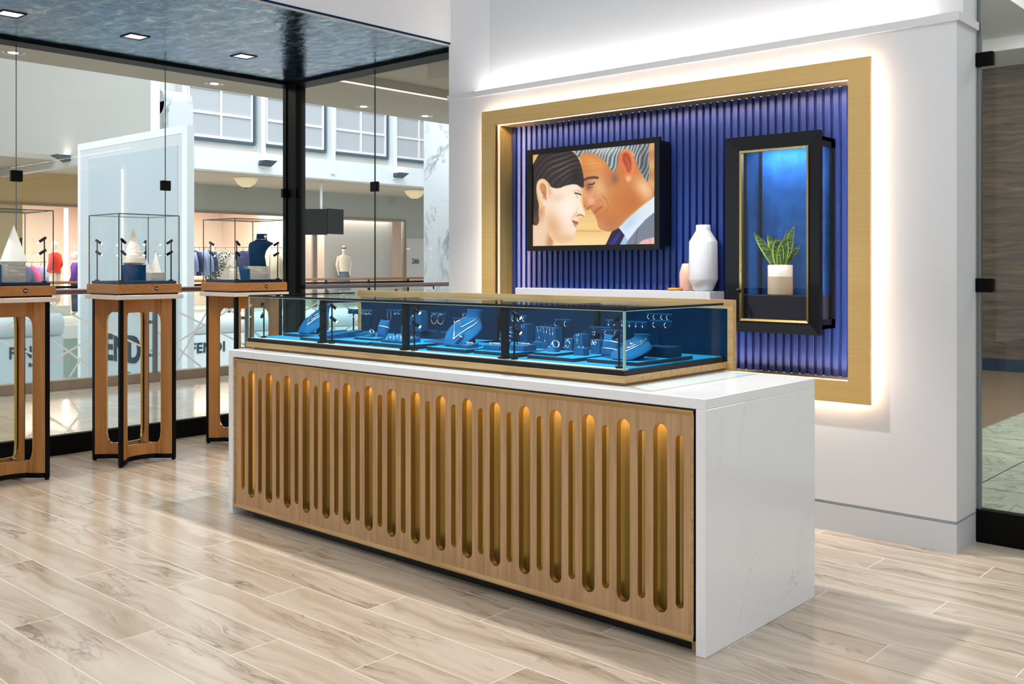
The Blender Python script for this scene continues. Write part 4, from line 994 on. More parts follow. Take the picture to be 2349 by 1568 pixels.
W = wedge('small ring base under the round ring, left of the front cushion', -4.10, 3.40, 1.018, .05, .045, .004, .018)
def finger(label, lr, x, y, z, sc=1):
    t = thing('ring_finger', label, 'ring holder', (x, y, z), 0); d = Vector((.35, .45, .82)).normalized()
    obj('cone', MB().tube([d*0, d*.045*sc, d*.056*sc, d*.060*sc], [.010*sc, .0085*sc, .007*sc, .003*sc], 16), 'suede_blue', t)
    r = thing('ring', lr, 'ring', (x, y, z)); c = d*.042*sc; u = d.orthogonal().normalized(); v = d.cross(u)
    obj('band', MB().tube([c+(u*cos(a)+v*sin(a))*.0098*sc for a in [2*pi*k/20 for k in range(20)]], .0028, 6, closed=True), 'silver', r)
finger('slanted blue ring finger left of the middle divider', 'wide diamond ring on the slanted finger left of the middle divider', -4.13, 3.50, 1.018)
finger('slanted blue ring finger left of the centre bust', 'wide ring on the slanted finger left of the centre bust', -3.58, 3.52, 1.016)
finger('slanted blue ring finger right in front of the centre bust', 'wide ring on the finger right in front of the centre bust', -3.365, 3.33, 1.022)
t = thing('watch_stand', 'small sloped stand holding a round watch on the upper step', 'stand', (-2.785, 3.36, 1.018))
obj('body', MB().prism([(-.02, 0), (.02, 0), (.02, .024), (.01, .024)], -.022, .022, 0), 'suede_blue', t)
single('bangle', MB().lathe([(.016, -.007), (.0185, -.004), (.0185, .004), (.016, .007), (.014, 0), (.016, -.007)], n=26, M=Matrix.Rotation(R(70), 4, 'Y') @ Matrix.Rotation(R(20), 4, 'X'), caps=False), 'silver', 'thick studded silver bangle on the small sloped stand', 'bangle', (-2.775, 3.362, 1.052))
single('ring', MB().lathe([(.012, -.004), (.0145, -.002), (.0145, .002), (.012, .004), (.010, 0), (.012, -.004)], n=26, M=Matrix.Rotation(R(60), 4, 'Y'), caps=False), 'silver', 'round open silver ring on the small base left of the front cushion', 'ring', (-4.09, 3.41, 1.046))

# ============================================================ PEDESTALS
def panel_curve(u, sag=.11, h=.205):
    """one face seen from outside: local coordinates along (a) and outward (b)"""
    a = -h+2*h*u; return a, h-.012-sag*(1-(a/h)**2)**1.0
def make_pedestal(label):
    t = thing('display_pedestal', label, 'pedestal', (0, 0, 0), 0, None)
    h = .21; Z1 = 1.160; zb0, zt0 = .125, 1.065; n = 36; u0, u1 = .14, .86
    for f in range(4):
        Rm = Matrix.Rotation(f*pi/2, 4, 'Z')
        obj('leg', MB().box((h-.026, h-.026, .012), (h, h, Z1), Rm).lathe([(.014, 0), (.014, .008), (.007, .012)], (h-.013, h-.013, 0), 12, Rm), 'black_metal', t)
        cols = []
        for i in range(n+1):
            u = i/n; a, b = panel_curve(u); cols.append((u, a, b))
        # add dense columns at the opening edges
        us = sorted(set([i/n for i in range(n+1)]+[u0, u1]+[u0+k*.012 for k in range(1, 8)]+[u1-k*.012 for k in range(1, 8)]))
        cr = .085
        def zr(u):
            if u < u0 or u > u1: return .6, .6
            d = min(u-u0, u1-u); rr_ = .075
            k = 1-min(1, d/cr); e_ = rr_*(1-math.sqrt(max(0, 1-k*k)))
            return zb0+e_, zt0-e_
        def P(u, z, off):
            a, b = panel_curve(u); a2, b2 = panel_curve(u+.001); tx, ty = a2-a, b2-b; L = math.hypot(tx, ty); nx_, ny_ = ty/L, -tx/L
            # (a along x, b along y outward)
            return Rm @ Vector((a+nx_*off*0, b-off, z))
        mb = MB()
        for i in range(len(us)-1):
            ua, ub = us[i], us[i+1]; (la, ha), (lb, hb) = zr(ua), zr(ub)
            if ua >= u1-1e-9: lb = hb = la = ha = .6
            if ub <= u0+1e-9: la = ha = lb = hb = .6
            for off in (0, .012):
                mb.add([P(ua, .045, off), P(ub, .045, off), P(ub, lb, off), P(ua, la, off)], [(0, 1, 2, 3)], True)
                mb.add([P(ua, ha, off), P(ub, hb, off), P(ub, Z1, off), P(ua, Z1, off)], [(0, 1, 2, 3)], True)
        pn = obj('side_panel', mb, 'oak_orange', t)
        # opening outline
        ring = [(u, zr(u)[0]) for u in us if u0 <= u <= u1]+[(u, zr(u)[1]) for u in reversed(us) if u0 <= u <= u1]
        mb = MB(); m_ = len(ring)
        V = [P(u, z, -.002) for u, z in ring]+[P(u, z, .016) for u, z in ring]
        mb.add(V, [(k, (k+1) % m_, m_+(k+1) % m_, m_+k) for k in range(m_)], True)
        obj('brass_lining', mb, 'brass_edge', pn)
        mb = MB(); uu = [i/24 for i in range(25)]
        for i in range(24):
            A = [P(uu[i], .014, -.003), P(uu[i+1], .014, -.003), P(uu[i+1], .046, -.003), P(uu[i], .046, -.003)]; B = [P(uu[i], .014, .016), P(uu[i+1], .014, .016), P(uu[i+1], .046, .016), P(uu[i], .046, .016)]
            mb.add(A+B, [(0, 1, 2, 3), (4, 5, 6, 7), (0, 1, 5, 4), (3, 2, 6, 7)])
        obj('bottom_rail', mb, 'black_metal', t)
    # star shaped brass floor at the opening bottom and top
    P = []
    for f in range(4):
        for i in range(20):
            u = i/20; a, b = panel_curve(1-u); b -= .008; q = Matrix.Rotation(-f*pi/2, 4, 'Z') @ Vector((-a, b, 0)); P.append((q.x, q.y))
    obj('brass_floor', MB().prism(P, .115, .124), 'brass_dull', t); obj('brass_ceiling', MB().prism(P, 1.066, 1.075), 'brass_dull', t)
    obj('countertop', MB().bbox((-.247, -.247, 1.163), (.247, .247, 1.193), .002), 'quartz_warm', t)
    obj('shadow_gap', box1((-.22, -.22, 1.193), (.22, .22, 1.205)), 'black_satin', t)
    w_ = obj('wood_tray', MB().bbox((-.2375, -.2375, 1.205), (.2375, .2375, 1.268), .0015), 'oak_orange_flat', t)
    bd = obj('badge', MB().lathe([(.0145, 0), (.0145, .003)], n=28, M=Matrix.Translation((.2375, .045, 1.238)) @ Matrix.Rotation(R(90), 4, 'Y')), 'black_satin', w_)
    def rib(cy, pts): return [(.0412+.2, cy+p[0], 1.238+p[1]) for p in pts]
    mb = MB()
    arc = lambda c, r, a0, a1: [(.2412, .045+c+r*cos(R(a0+(a1-a0)*k/14)), 1.238+r*sin(R(a0+(a1-a0)*k/14))) for k in range(15)]
    mb.tube(arc(-.0045, .0042, 150, -150), .0011, 6); mb.tube([(.2412, .045-.0095, 1.238), (.2412, .045-.001, 1.238)], .0008, 5)
    mb.tube(arc(.0045, .0044, 0, 345), .0011, 6); mb.tube([(.2412, .045+.001, 1.238), (.2412, .045+.006, 1.238)], .0008, 5)
    obj('emblem', mb, 'badge_white', bd)
    obj('suede_pad', box1((-.212, -.212, 1.268), (.212, .212, 1.290), .002), 'suede_deep', t)
    g = .225
    mb = MB()
    for a, b in (((-g, -g, 1.268), (g, -g+.005, 1.755)), ((-g, g-.005, 1.268), (g, g, 1.755)), ((-g, -g+.005, 1.268), (-g+.005, g-.005, 1.755)), ((g-.005, -g+.005, 1.268), (g, g-.005, 1.755)), ((-g, -g, 1.755), (g, g, 1.760))): mb.box(a, b)
    gc = obj('glass_cover', mb, 'glass_clear', t)
    mb = MB(); e_ = .0025
    for sx in (-g, g):
        for sy in (-g, g): mb.box((sx-e_, sy-e_, 1.268), (sx+e_, sy+e_, 1.757))
    for s_ in (-g, g): mb.box((-g, s_-e_, 1.755), (g, s_+e_, 1.761)).box((s_-e_, -g, 1.755), (s_+e_, g, 1.761))
    obj('glass_edge', mb, 'glass_edge', gc)
    return t
PX = -6.775; PYS = (2.545, 3.44, 4.35)
ped = make_pedestal('square glass-topped display pedestal cut off by the left edge of the photo')
ped.location = (PX, PYS[0], 0)
dup(ped, (PX, PYS[1], 0), 0, 'square glass-topped display pedestal in the middle of the row of three')
dup(ped, (PX, PYS[2], 0), 0, 'square glass-topped display pedestal half hidden by the sales counter')
PZ = 1.290
for yc, nm in zip(PYS, ('left', 'middle', 'right')):
    for sx, sy, pl in ((1, -1, 'front'), (-1, -1, 'left'), (1, 1, 'right'), (-1, 1, 'back')):
        spotlamp(f'slim twin-head spot lamp in the {pl} corner of the {nm} pedestal case', (PX+sx*.185, yc+sy*.185, PZ), .285, {'front': R(100), 'left': R(20), 'right': R(200), 'back': R(-60)}[pl], 1, .05, .0095)
    light('pedestal_spot', 'SPOT', (PX+.16, yc-.16, 1.56), 1.4, .01, COOL, (PX-.05, yc+.05, 1.35), 100)
def pyramid(nm, label, m, loc, b, h, zb=0, rz=0):
    t = thing('pyramid_ornament', label, 'ornament', loc, rz); q = b/2; c = q*.72
    mb = MB().add([(-q, -q, zb), (q, -q, zb), (q, q, zb), (-q, q, zb), (0, 0, h)], [(0, 1, 4), (1, 2, 4), (2, 3, 4), (3, 0, 4)])
    if zb: mb.add([(-q, -q, zb), (q, -q, zb), (q, q, zb), (-q, q, zb), (-c, -c, 0), (c, -c, 0), (c, c, 0), (-c, c, 0)], [(0, 1, 5, 4), (1, 2, 6, 5), (2, 3, 7, 6), (3, 0, 4, 7), (4, 5, 6, 7)])
    else: mb.add([(-q, -q, 0), (q, -q, 0), (q, q, 0), (-q, q, 0)], [(0, 1, 2, 3)])
    obj('body', mb, m, t); return t
def stone(label, loc, sx, sy, h, m='onyx_flat', rz=0): return single('stone_block', box1((-sx/2, -sy/2, 0), (sx/2, sy/2, h), .001), m, label, 'stone block', loc, rz)
# left pedestal
stone('veined onyx cube under the large white pyramid on the left pedestal', (-6.70, 2.58, PZ), .095, .115, .12)
pyramid('p', 'large white pyramid ornament on the onyx cube of the left pedestal', 'stone_white', (-6.70, 2.58, PZ+.12), .125, .255, .016)
block('blue suede block with a ring on the left pedestal', -6.80, 2.53, PZ, .10, .10, .115, False, 'suede_blue')
t = thing('ring', 'silver ring standing on the blue suede block of the left pedestal', 'ring', (-6.77, 2.51, PZ+.115)); obj('band', MB().tube([(cos(a)*.014, sin(a)*.014*.7, .016+sin(a)*.014) for a in [2*pi*k/20 for k in range(20)]], .002, 6, closed=True), 'silver', t)
pyramid('p', 'narrow white pyramid partly cut off at the left edge of the photo', 'stone_white', (-6.78, 2.42, PZ), .10, .18)
# middle pedestal
block('large blue suede block carrying the tall pyramid on the middle pedestal', -6.70, 3.40, PZ, .10, .13, .115, False, 'suede_blue')
pyramid('p', 'tall striped onyx pyramid on the blue block of the middle pedestal', 'onyx_flat', (-6.70, 3.395, PZ+.115), .12, .26, .014)
stone('low slab of vertically veined onyx on the middle pedestal', (-6.72, 3.545, PZ), .11, .15, .060, 'onyx_upright')
pyramid('p', 'smaller of two white pyramids on the onyx slab of the middle pedestal', 'stone_white', (-6.72, 3.505, PZ+.060), .045, .105)
pyramid('p', 'taller of two white pyramids on the onyx slab, topped by a ring', 'stone_white', (-6.72, 3.575, PZ+.060), .058, .15)
t = thing('ring', 'diamond ring on the tip of the taller white pyramid', 'ring', (-6.72, 3.575, PZ+.205)); obj('band', MB().tube([(0, cos(a)*.010, .006+sin(a)*.010) for a in [2*pi*k/20 for k in range(20)]], .0018, 6, closed=True), 'silver', t)
# right pedestal
pyramid('p', 'wide white onyx pyramid with a bracelet on the right pedestal', 'onyx_flat', (-6.83, 4.27, PZ), .13, .22)
t = thing('bracelet', 'beaded bracelet draped over the wide onyx pyramid', 'bracelet', (-6.83, 4.27, PZ+.10)); obj('beads', MB().tube([(x, y, .006*sin(i*.9)) for i, (x, y) in enumerate([(-.037+.0093*k, -.038) for k in range(9)]+[(.038, -.037+.0093*k) for k in range(9)]+[(.037-.0093*k, .038) for k in range(9)]+[(-.038, .037-.0093*k) for k in range(9)])], .0025, 5, closed=True), 'gold', t)
block('small blue suede block with a ring between pyramid and bust', -6.76, 4.34, PZ, .06, .06, .085, False, 'suede_blue')
t = thing('ring', 'silver ring on the small blue block beside the standing bust', 'ring', (-6.75, 4.345, PZ+.085)); obj('band', MB().tube([(0, cos(a)*.011, .011+sin(a)*.011) for a in [2*pi*k/20 for k in range(20)]], .0018, 6, closed=True), 'silver', t)
stone('veined onyx cube under the upright blue bust on the right pedestal', (-6.72, 4.44, PZ), .10, .13, .105)
t = thing('standing_bust', 'upright dark blue suede torso bust on the right pedestal', 'necklace bust', (-6.72, 4.44, PZ+.105), R(42))
t.rotation_euler.z = R(42)
prof = [(0, -.064, .066, .045), (.04, -.068, .058, .045), (.08, -.071, .054, .046), (.12, -.073, .064, .047), (.15, -.074, .086, .046), (.172, -.073, .118, .042), (.184, -.066, .122, .038), (.194, -.045, .095, .034), (.204, -.024, .074, .031), (.214, -.014, .070, .030), (.232, -.012, .070, .031), (.250, -.011, .072, .031), (.256, -.006, .066, .028)]
rings = [[Vector(((a+b)/2+(b-a)/2*cos(2*pi*k/28), d*sin(2*pi*k/28), z)) for k in range(28)] for z, a, b, d in prof]
obj('body', MB().loft(rings), 'suede_deep', t)
t = thing('necklace', 'fine silver choker around the neck of the upright torso bust', 'necklace', (-6.72, 4.44, PZ+.105), R(42)); obj('chain', MB().tube([(.028+.045*cos(a), .034*sin(a), .216+.005*sin(a)) for a in [2*pi*k/30 for k in range(30)]], .0018, 6, closed=True), 'silver', t); obj('pendant', MB().lathe([(.001, -.016), (.010, -.006), (.010, .006), (.001, .014)], (.062, -.020, .232), 12), 'diamond', t)

# ============================================================ MALL OUTSIDE THE GLASS
struct('floor_mall', MB().box((-11.35, -4, -.35), (-7.40, 5.3, -.002)).box((-11.35, 5.3, -.35), (-5.0, 12.5, -.002)), 'mall_tiles')
struct('floor_mall_right', box1((-2.68, 5.34, -.1), (9, 14.3, -.002)), 'marble_tiles')
struct('floor_mall_brown', box1((-5.0, 5.34, -.1), (-2.68, 14.3, -.002)), 'carpet_brown')
struct('wall_mall_far_right', box1((-9.0, 14.05, 0), (9, 14.2, 4.6)), 'dark_wood')
struct('baseboard_mall', box1((-6.0, 14.02, 0), (9, 14.05, .16)), 'suede_deep')
struct('ceiling_mall_right', MB().box((-6.0, 5.4, 5.0), (9, 8.2, 5.1)).box((-8, 5.4, 4.2), (-3.05, 14.05, 5.1)).box((-6, 13.0, 4.04), (9, 14.05, 4.9)).box((-3.05, 5.4, 4.8), (9, 14.05, 5.0)), 'white_paint')
struct('ceiling_mall', MB().box((-10.97, -4, 3.6), (-7.44, 5.4, 3.7)).box((-10.97, 5.4, 3.6), (-5.0, 12.5, 3.7)).box((-11.02, -4, 3.6), (-10.97, 12.5, 4.6)), 'mall_beige')
struct('trim_8', MB().box((-7.40, 6.9, 3.3), (-5.0, 7.5, 3.6)).box((-9.4, 5.2, 3.48), (-8.9, 12.5, 3.6)), 'mall_beige')
dl = None
for i, (y, pl) in enumerate(((4.10, 'at the far left'), (6.43, 'left of the black corner post'), (8.74, 'right of the black corner post'), (9.90, 'in front of the marble pillar'))):
    L = f'round downlight in the mall soffit {pl}'
    if dl is None:
        dl = thing('round_downlight', L, 'ceiling light', (-10.66, y, 3.6))
        obj('trim_ring', MB().lathe([(.085, 0), (.105, -.004), (.115, -.002), (.115, 0)], n=28, caps=False), 'ceramic_white', dl)
        obj('reflector', MB().lathe([(.085, -.001), (.05, .0)], n=28, caps=False), 'brushed_steel', dl); obj('lamp', MB().lathe([(.05, -.0015), (.05, -.001)], n=20), 'lamp_glow', dl)
    else: dup(dl, (-10.66, y, 3.6), 0, L)
# near balustrade
RX = -11.2
t = thing('balustrade', 'near balcony railing with dark wooden handrail, patterned glass and brown stone kerb', 'railing', (RX, 0, 0))
obj('kerb', box1((-.10, -3, 0), (.06, 12.4, .11)), 'stone_brown', t)
obj('handrail', MB().tube([(.03, -3, 1.105), (.03, 12.4, 1.105)], .033, 16), 'handrail_wood', t)
y = -1.75
k = 0
while y < 12.2:
    obj('glass_panel', box1((-.008, y-1.27, .13), (.004, y-.01, 1.03)), 'glass_rail', t)
    if k % 2 == 0 or True:
        q = obj('post', box1((.02, y-.03, .11), (.05, y+.03, 1.05), .002), 'brushed_steel', t)
        for zz in (.72, .32): obj('standoff', MB().tube([(-.01, y-.06, zz), (.035, y-.06, zz)], .022, 14), 'brushed_steel', q)
        obj('bracket', MB().tube([(.035, y-.5, 1.03), (.03, y-.5, 1.09)], .010, 8), 'black_metal', t)
    mb = MB(); P0 = [(-.0, .98, 1.26, .36), (.0, .30, 1.26, .95), (.25, .13, .85, 1.03), (0, .62, .62, .13), (.65, 1.03, 1.26, .70)]
    for pi_, (a, b, c, d) in enumerate(P0):
        L = math.hypot(c-a, d-b); nx_, nz_ = -(d-b)/L*.011, (c-a)/L*.011
        mb.prism([(y-1.27+a+nx_, b+nz_), (y-1.27+c+nx_, d+nz_), (y-1.27+c-nx_, d-nz_), (y-1.27+a-nx_, b-nz_)], .0045+pi_*.0006, .0060+pi_*.0006, 0)
    obj('frosted_pattern', mb, 'frosted_line', t); y += 1.28; k += 1
# marble pillar
struct('wall_pillar', MB().box((-12.0, 11.113, -4.6), (-11.25, 11.9, 4.6)), 'pillar_marble')
# lower level
struct('floor_lower', box1((-45, -8, -4.7), (-11.2, 34, -4.6)), 'mall_tiles')
t = thing('hoarding', 'pale blue hoarding with dark capital letters left of the tall white-bordered panel', 'hoarding', (-17.9, 7.3, -4.6))
obj('board', box1((-.1, -3.5, 0), (0, .45, 4.72)), 'hoarding_blue', t); obj('coping', MB().tube([(-.16, -3.5, 4.93), (-.16, .45, 4.93)], .21, 16), 'hoarding_white', t)
def letters(parent, s_, size, sx, f, m='letter_dark', off=.0, spacing=1.05):
    obj('lettering', xf(text(s_, size, .012, off, sx, spacing), f), m, parent)
letters(t, 'FENDI', .28, .78, lambda x, y, z: (.001+z, -.49+x, 4.38+y), off=.008); letters(t, 'ROMA', .09, 1, lambda x, y, z: (.001+z, -.16+x, 4.22+y), off=.003)
t = thing('hoarding', 'pale hoarding with dark capital letters right of the tall panel', 'hoarding', (-17.9, 10.9, -4.6))
obj('board', box1((-.1, -2.2, 0), (0, 6, 4.60)), 'hoarding_white', t); obj('coping', MB().tube([(-.16, -2.2, 4.81), (-.16, 6, 4.81)], .21, 16), 'hoarding_white', t)
letters(t, 'FENDI', .28, 1.0, lambda x, y, z: (.001+z, -.65+x, 4.25+y), off=.008)
t = thing('hoarding', 'tall freestanding white-bordered panel rising behind the middle pedestal', 'hoarding', (-15.95, 8.0, -4.6))
hh = 4.6+3.60; hw = 1.90
obj('board', box1((-hw, 0, 0), (hw, .12, hh)), 'hoarding_white', t)
o = obj('inner_panel', box1((-hw+.42, -.01, .3), (hw-.28, 0, hh-.30)), 'hoarding_blue', t)
o = obj('bright_border', MB().box((-hw, -.012, hh-.12), (hw, -.001, hh)).box((-hw, -.012, 0), (-hw+.08, -.001, hh)).box((hw-.14, -.012, 0), (hw, -.001, hh)), 'border_glow', t)  # white border brightened by a glow put into its material
letters(t, 'FENDI', .62, 1.0, lambda x, y, z: (-1.15+x, -.012-z, 4.38+y), off=.02); letters(t, 'ROMA', .12, 1, lambda x, y, z: (-.25+x, -.012-z, 4.12+y), off=.004)

# far building, upper level
FX = -23.0
mb = MB().box((FX-.5, 10.4, 3.9), (FX, 30, 4.46)); struct('wall_far_fascia', mb, 'mall_white')
mb = MB().box((FX-.5, 10.4, 4.46), (FX-.22, 30, 12)); struct('wall_far_upper', mb, 'shop_grey')
struct('wall_far_left', MB().box((-45, 10.0, 3.70), (-19.0, 10.2, 12)), 'mall_pale')
struct('ceiling_far', MB().box((-27, 4, 3.88), (FX-.5, 34, 4.0)).box((-45, 2, 3.6), (-27, 10, 3.7)), 'mall_beige')
for i, (a, b) in enumerate(((13.12, 15.20), (15.47, 17.58), (17.82, 19.94), (20.18, 22.3), (22.55, 24.6))):
    t = struct(f'window_{wn}', MB().box((FX-.215, a, 4.66), (FX-.12, b, 4.72)).box((FX-.215, a, 4.72), (FX-.12, a+.06, 6.9)).box((FX-.215, b-.06, 4.72), (FX-.12, b, 6.9)), 'window_frame_dark'); wn += 1
    obj('pane', box1((FX-.21, a+.06, 4.72), (FX-.18, b-.06, 6.9)), 'window_pane', t)
    mb = MB(); c = (a+b)/2
    for yy in (a+.10, c, b-.10): mb.box((FX-.18, yy-.03, 4.75), (FX-.14, yy+.03, 6.9))
    for zz in (4.78, 5.40, 6.05, 6.7): mb.box((FX-.18, a+.08, zz-.035), (FX-.141, b-.08, zz+.035))
    obj('muntins', mb, 'muntin', t)
for y in (13.0, 15.33, 17.70, 20.06, 22.42): struct(f'trim_{8+int(y)}', box1((FX-.22, y-.07, 4.05), (FX+.06, y+.07, 9)), 'mall_white')
wl = None
for (x, y, z, rz), pl in (((FX+.06, 15.38, 4.17, 0), 'on the white band left of the black post'), ((FX+.06, 20.17, 4.17, 0), 'on the white band right of the seamed glass'), ((-22.9, 9.99, 3.87, -pi/2), 'on the pale wall at the far left')):
    L = f'grey wedge-shaped wall lamp {pl}'
    if wl is None:
        wl = thing('wedge_lamp', L, 'wall lamp', (x, y, z)); obj('shade', MB().prism([(0, .07), (.30, .07), (0, -.07)], -.20, .20, 1), 'window_frame_dark', wl); obj('glow', box1((.01, -.18, .071), (.26, .18, .074)), 'warm_strip', wl)
    else: dup(wl, (x, y, z), rz, L)
bw = None
for (x, y), pl in (((-24.2, 15.6), 'left of the black corner post'), ((-24.2, 22.0), 'beside the marble pillar')):
    L = f'hanging alabaster bowl lamp {pl}'
    if bw is None:
        bw = thing('bowl_lamp', L, 'pendant lamp', (x, y, 3.87)); obj('bowl', MB().lathe([(.01, -.27), (.12, -.25), (.24, -.17), (.31, -.06), (.34, -.01), (.33, 0)], n=32), 'bowl_glass', bw); obj('finial', MB().lathe([(.02, -.30), (.02, -.27)], n=10), 'black_metal', bw)
    else: dup(bw, (x, y, 3.87), 0, L)
# arched marble column
COLY = 11.33
struct('wall_column', MB().box((-21.5, COLY, 3.9), (-20.9, COLY+.72, 5.15)).tube([(-21.2, COLY, 5.15), (-21.2, COLY+.72, 5.15)], .30, 24), 'pillar_marble')
# shop level
SX = -27.0
struct('wall_shop_header', MB().box((SX-.2, 12.6, 3.05), (SX, 34, 3.9)).box((SX-.2, 24.07, -.3), (SX, 34, 3.05)), 'mall_grey')
struct('wall_shop_header_left', MB().box((SX-.2, 4, 3.0), (SX, 12.6, 3.9)).box((SX-.2, 4, 0), (SX, 10.62, 3.0)), 'header_tan')
struct('wall_shop_sign', box1((SX, 24.12, -.3), (SX+.03, 30, 2.4)), 'shop_grey')
struct('trim_40', MB().box((SX-.05, 5, 3.0), (SX+.04, 24.1, 3.06)).box((SX-.05, 24.0, 0), (SX+.04, 24.10, 3.0)).box((SX-.05, 19.95, 0), (SX+.04, 20.12, 3.0)).box((SX-.05, 12.25, 0), (SX+.04, 12.35, 3.0)), 'stone_brown')
tz = thing('shop_sign', 'small dark capital letter sign on the grey wall beside the marble pillar', 'sign', (SX+.03, 24.38, 1.46)); letters(tz, 'ZARA', .27, .95, lambda x, y, z: (.001+z, x*.62, y), off=.002, spacing=.82)
struct('floor_far', box1((-36, 4, -.3), (FX, 34, 0)), 'shop_grey')
struct('wall_shop_back', MB().box((-32.2, 4, 0), (-32, 30, 3.8)), 'shop_pink'); struct('ceiling_shop', box1((-32, 4, 3.3), (SX-.2, 30, 3.5)), 'shop_pink')
struct('wall_shop_divider', MB().box((-32, 14.5, 0), (SX-.2, 14.62, 3.3)).box((-32, 19.6, 0), (-27.8, 19.7, 3.3)), 'shop_pink')
o = single('display_board', box1((0, -1.55, 0), (.08, 1.55, 3.0)), 'shop_grey', 'large plain grey board in the shop window right of the hanging screens', 'board', (-27.75, 22.50, 0))
o = single('display_board', box1((0, -.5, 0), (.08, .5, 3.0)), 'shop_pink', 'narrow warm board in the shop window behind the white mannequin', 'board', (-28.2, 20.75, 0))
for i, (x, y, z0, z1, lab) in enumerate(((-28.2, 10.75, .0, 3.1, 'vertical light tube above the left pedestal'), (-29.5, 12.85, .0, 3.1, 'vertical light tube behind the red mannequin'), (-31.9, 17.9, .0, 3.1, 'vertical light tube behind the blue shirts'), (-31.9, 22.3, .0, 3.1, 'vertical light tube behind the right pedestal bust'), (-29.2, 20.3, .0, 3.0, 'vertical light tube right of the black corner post'), (-28.3, 21.78, .0, 3.0, 'vertical light tube behind the white mannequin'))):
    single('light_tube', box1((-.03, -.05, 0), (.03, .05, z1-z0)), 'warm_strip', lab, 'light', (x, y, z0))
for i, (x, lab) in enumerate(((-28.6, 'front'), (-29.8, 'middle'), (-31.0, 'rear'))):
    single('ceiling_light_strip', box1((-.05, -2.1, -.03), (.05, 2.1, 0)), 'warm_strip', f'long light strip on the shop ceiling, {lab} of three, seen through the right pedestal case', 'light', (x, 17.2, 3.3))
def mannequin(label, loc, rz, top, pants, sc=1.0, arms='down', hat=False):
    t = thing('mannequin', label, 'mannequin', loc, rz)
    def ell(z, w_, d, x=0, y=0, n=20): return [Vector((x+w_*cos(2*pi*k/n), y+d*sin(2*pi*k/n), z))*sc for k in range(n)]
    body = MB().loft([ell(.95, .16, .11), ell(1.05, .14, .10), ell(1.2, .15, .11, 0, .01), ell(1.35, .18, .11), ell(1.44, .16, .085), ell(1.49, .06, .06), ell(1.56, .05, .055, 0, -.01), ell(1.60, .06, .075, 0, -.02), ell(1.68, .075, .095, 0, -.02), ell(1.76, .065, .085, 0, -.015), ell(1.80, .02, .03, 0, -.01)])
    body.loft([ell(1.62, .012, .02, 0, -.105, 8), ell(1.66, .01, .025, 0, -.115, 8), ell(1.70, .006, .01, 0, -.105, 8)])
    for s_ in (-1, 1):
        a = [(s_*.17, 0, 1.42), (s_*.22, .02, 1.15), (s_*.20, -.08, .93), (s_*.19, -.11, .86)] if arms == 'down' else [(s_*.17, 0, 1.42), (s_*.24, .05, 1.18), (s_*.14, -.14, 1.05), (s_*.08, -.18, 1.05)]
        body.tube([Vector(p)*sc for p in a], [.045*sc, .035*sc, .028*sc, .02*sc], 10)
        for q in range(4): body.tube([Vector(a[-1])*sc+Vector((s_*(.012*q-.02), -.01, 0)), Vector(a[-1])*sc+Vector((s_*(.014*q-.02), -.03, -.06))], .007, 5)
        body.tube([Vector((s_*.08, 0, .95))*sc, Vector((s_*.09, 0, .5))*sc, Vector((s_*.09, .01, .08))*sc, Vector((s_*.09, -.08, .02))*sc], [.08*sc, .055*sc, .035*sc, .03*sc], 10)
    obj('body', body, 'mannequin_white', t)
    tp = MB().loft([ell(.92, .19, .14), ell(1.05, .165, .12), ell(1.2, .17, .125, 0, .01), ell(1.36, .20, .125), ell(1.46, .16, .09), ell(1.49, .075, .07)], caps=False)
    for s_ in (-1, 1):
        a = [(s_*.17, 0, 1.43), (s_*.225, .02, 1.15), (s_*.205, -.07, .95)] if arms == 'down' else [(s_*.17, 0, 1.43), (s_*.245, .05, 1.18), (s_*.15, -.13, 1.05)]
        tp.tube([Vector(p)*sc for p in a], [.06*sc, .055*sc, .045*sc], 10)
    obj('top', tp, top, t)
    if pants == 'skirt': obj('skirt', MB().loft([ell(.30, .24, .2), ell(.6, .22, .17), ell(.9, .17, .13), ell(1.0, .15, .12)], caps=False), 'cloth_denim', t)
    else:
        pm = MB()
        for s_ in (-1, 1): pm.tube([Vector((s_*.08, 0, .97))*sc, Vector((s_*.09, 0, .5))*sc, Vector((s_*.09, .01, .1))*sc], [.105*sc, .085*sc, .075*sc], 12)
        obj('trousers', pm, pants, t)
    if hat: obj('hair_band', MB().loft([ell(1.70, .082, .10, 0, -.02), ell(1.74, .082, .10, 0, -.02)], caps=False), 'black_satin', t)
    return t
single('display_plinth', box1((-.3, -.3, 0), (.3, .3, .28)), 'shop_grey', 'low grey plinth under the red mannequin', 'plinth', (-27.9, 11.85, 0))
single('display_plinth', box1((-.3, -.3, 0), (.3, .3, .25)), 'shop_grey', 'low grey plinth under the white mannequin', 'plinth', (-27.3, 21.5, 0))
mannequin('mannequin in an orange-red sweater and pale trousers in the far left shop window', (-27.9, 11.85, .28), R(-60), 'cloth_red', 'cloth_beige', 1.0)
mannequin('mannequin in a purple and red top at the edge of the tall white panel', (-27.9, 12.42, .0), R(-40), 'cloth_purple', 'cloth_navy', 1.0)
mannequin('white mannequin with hair band in a cream blouse and grey-blue skirt below the hanging screens', (-27.3, 21.5, .25), R(60), 'cloth_beige', 'skirt', 1.02, hat=True)
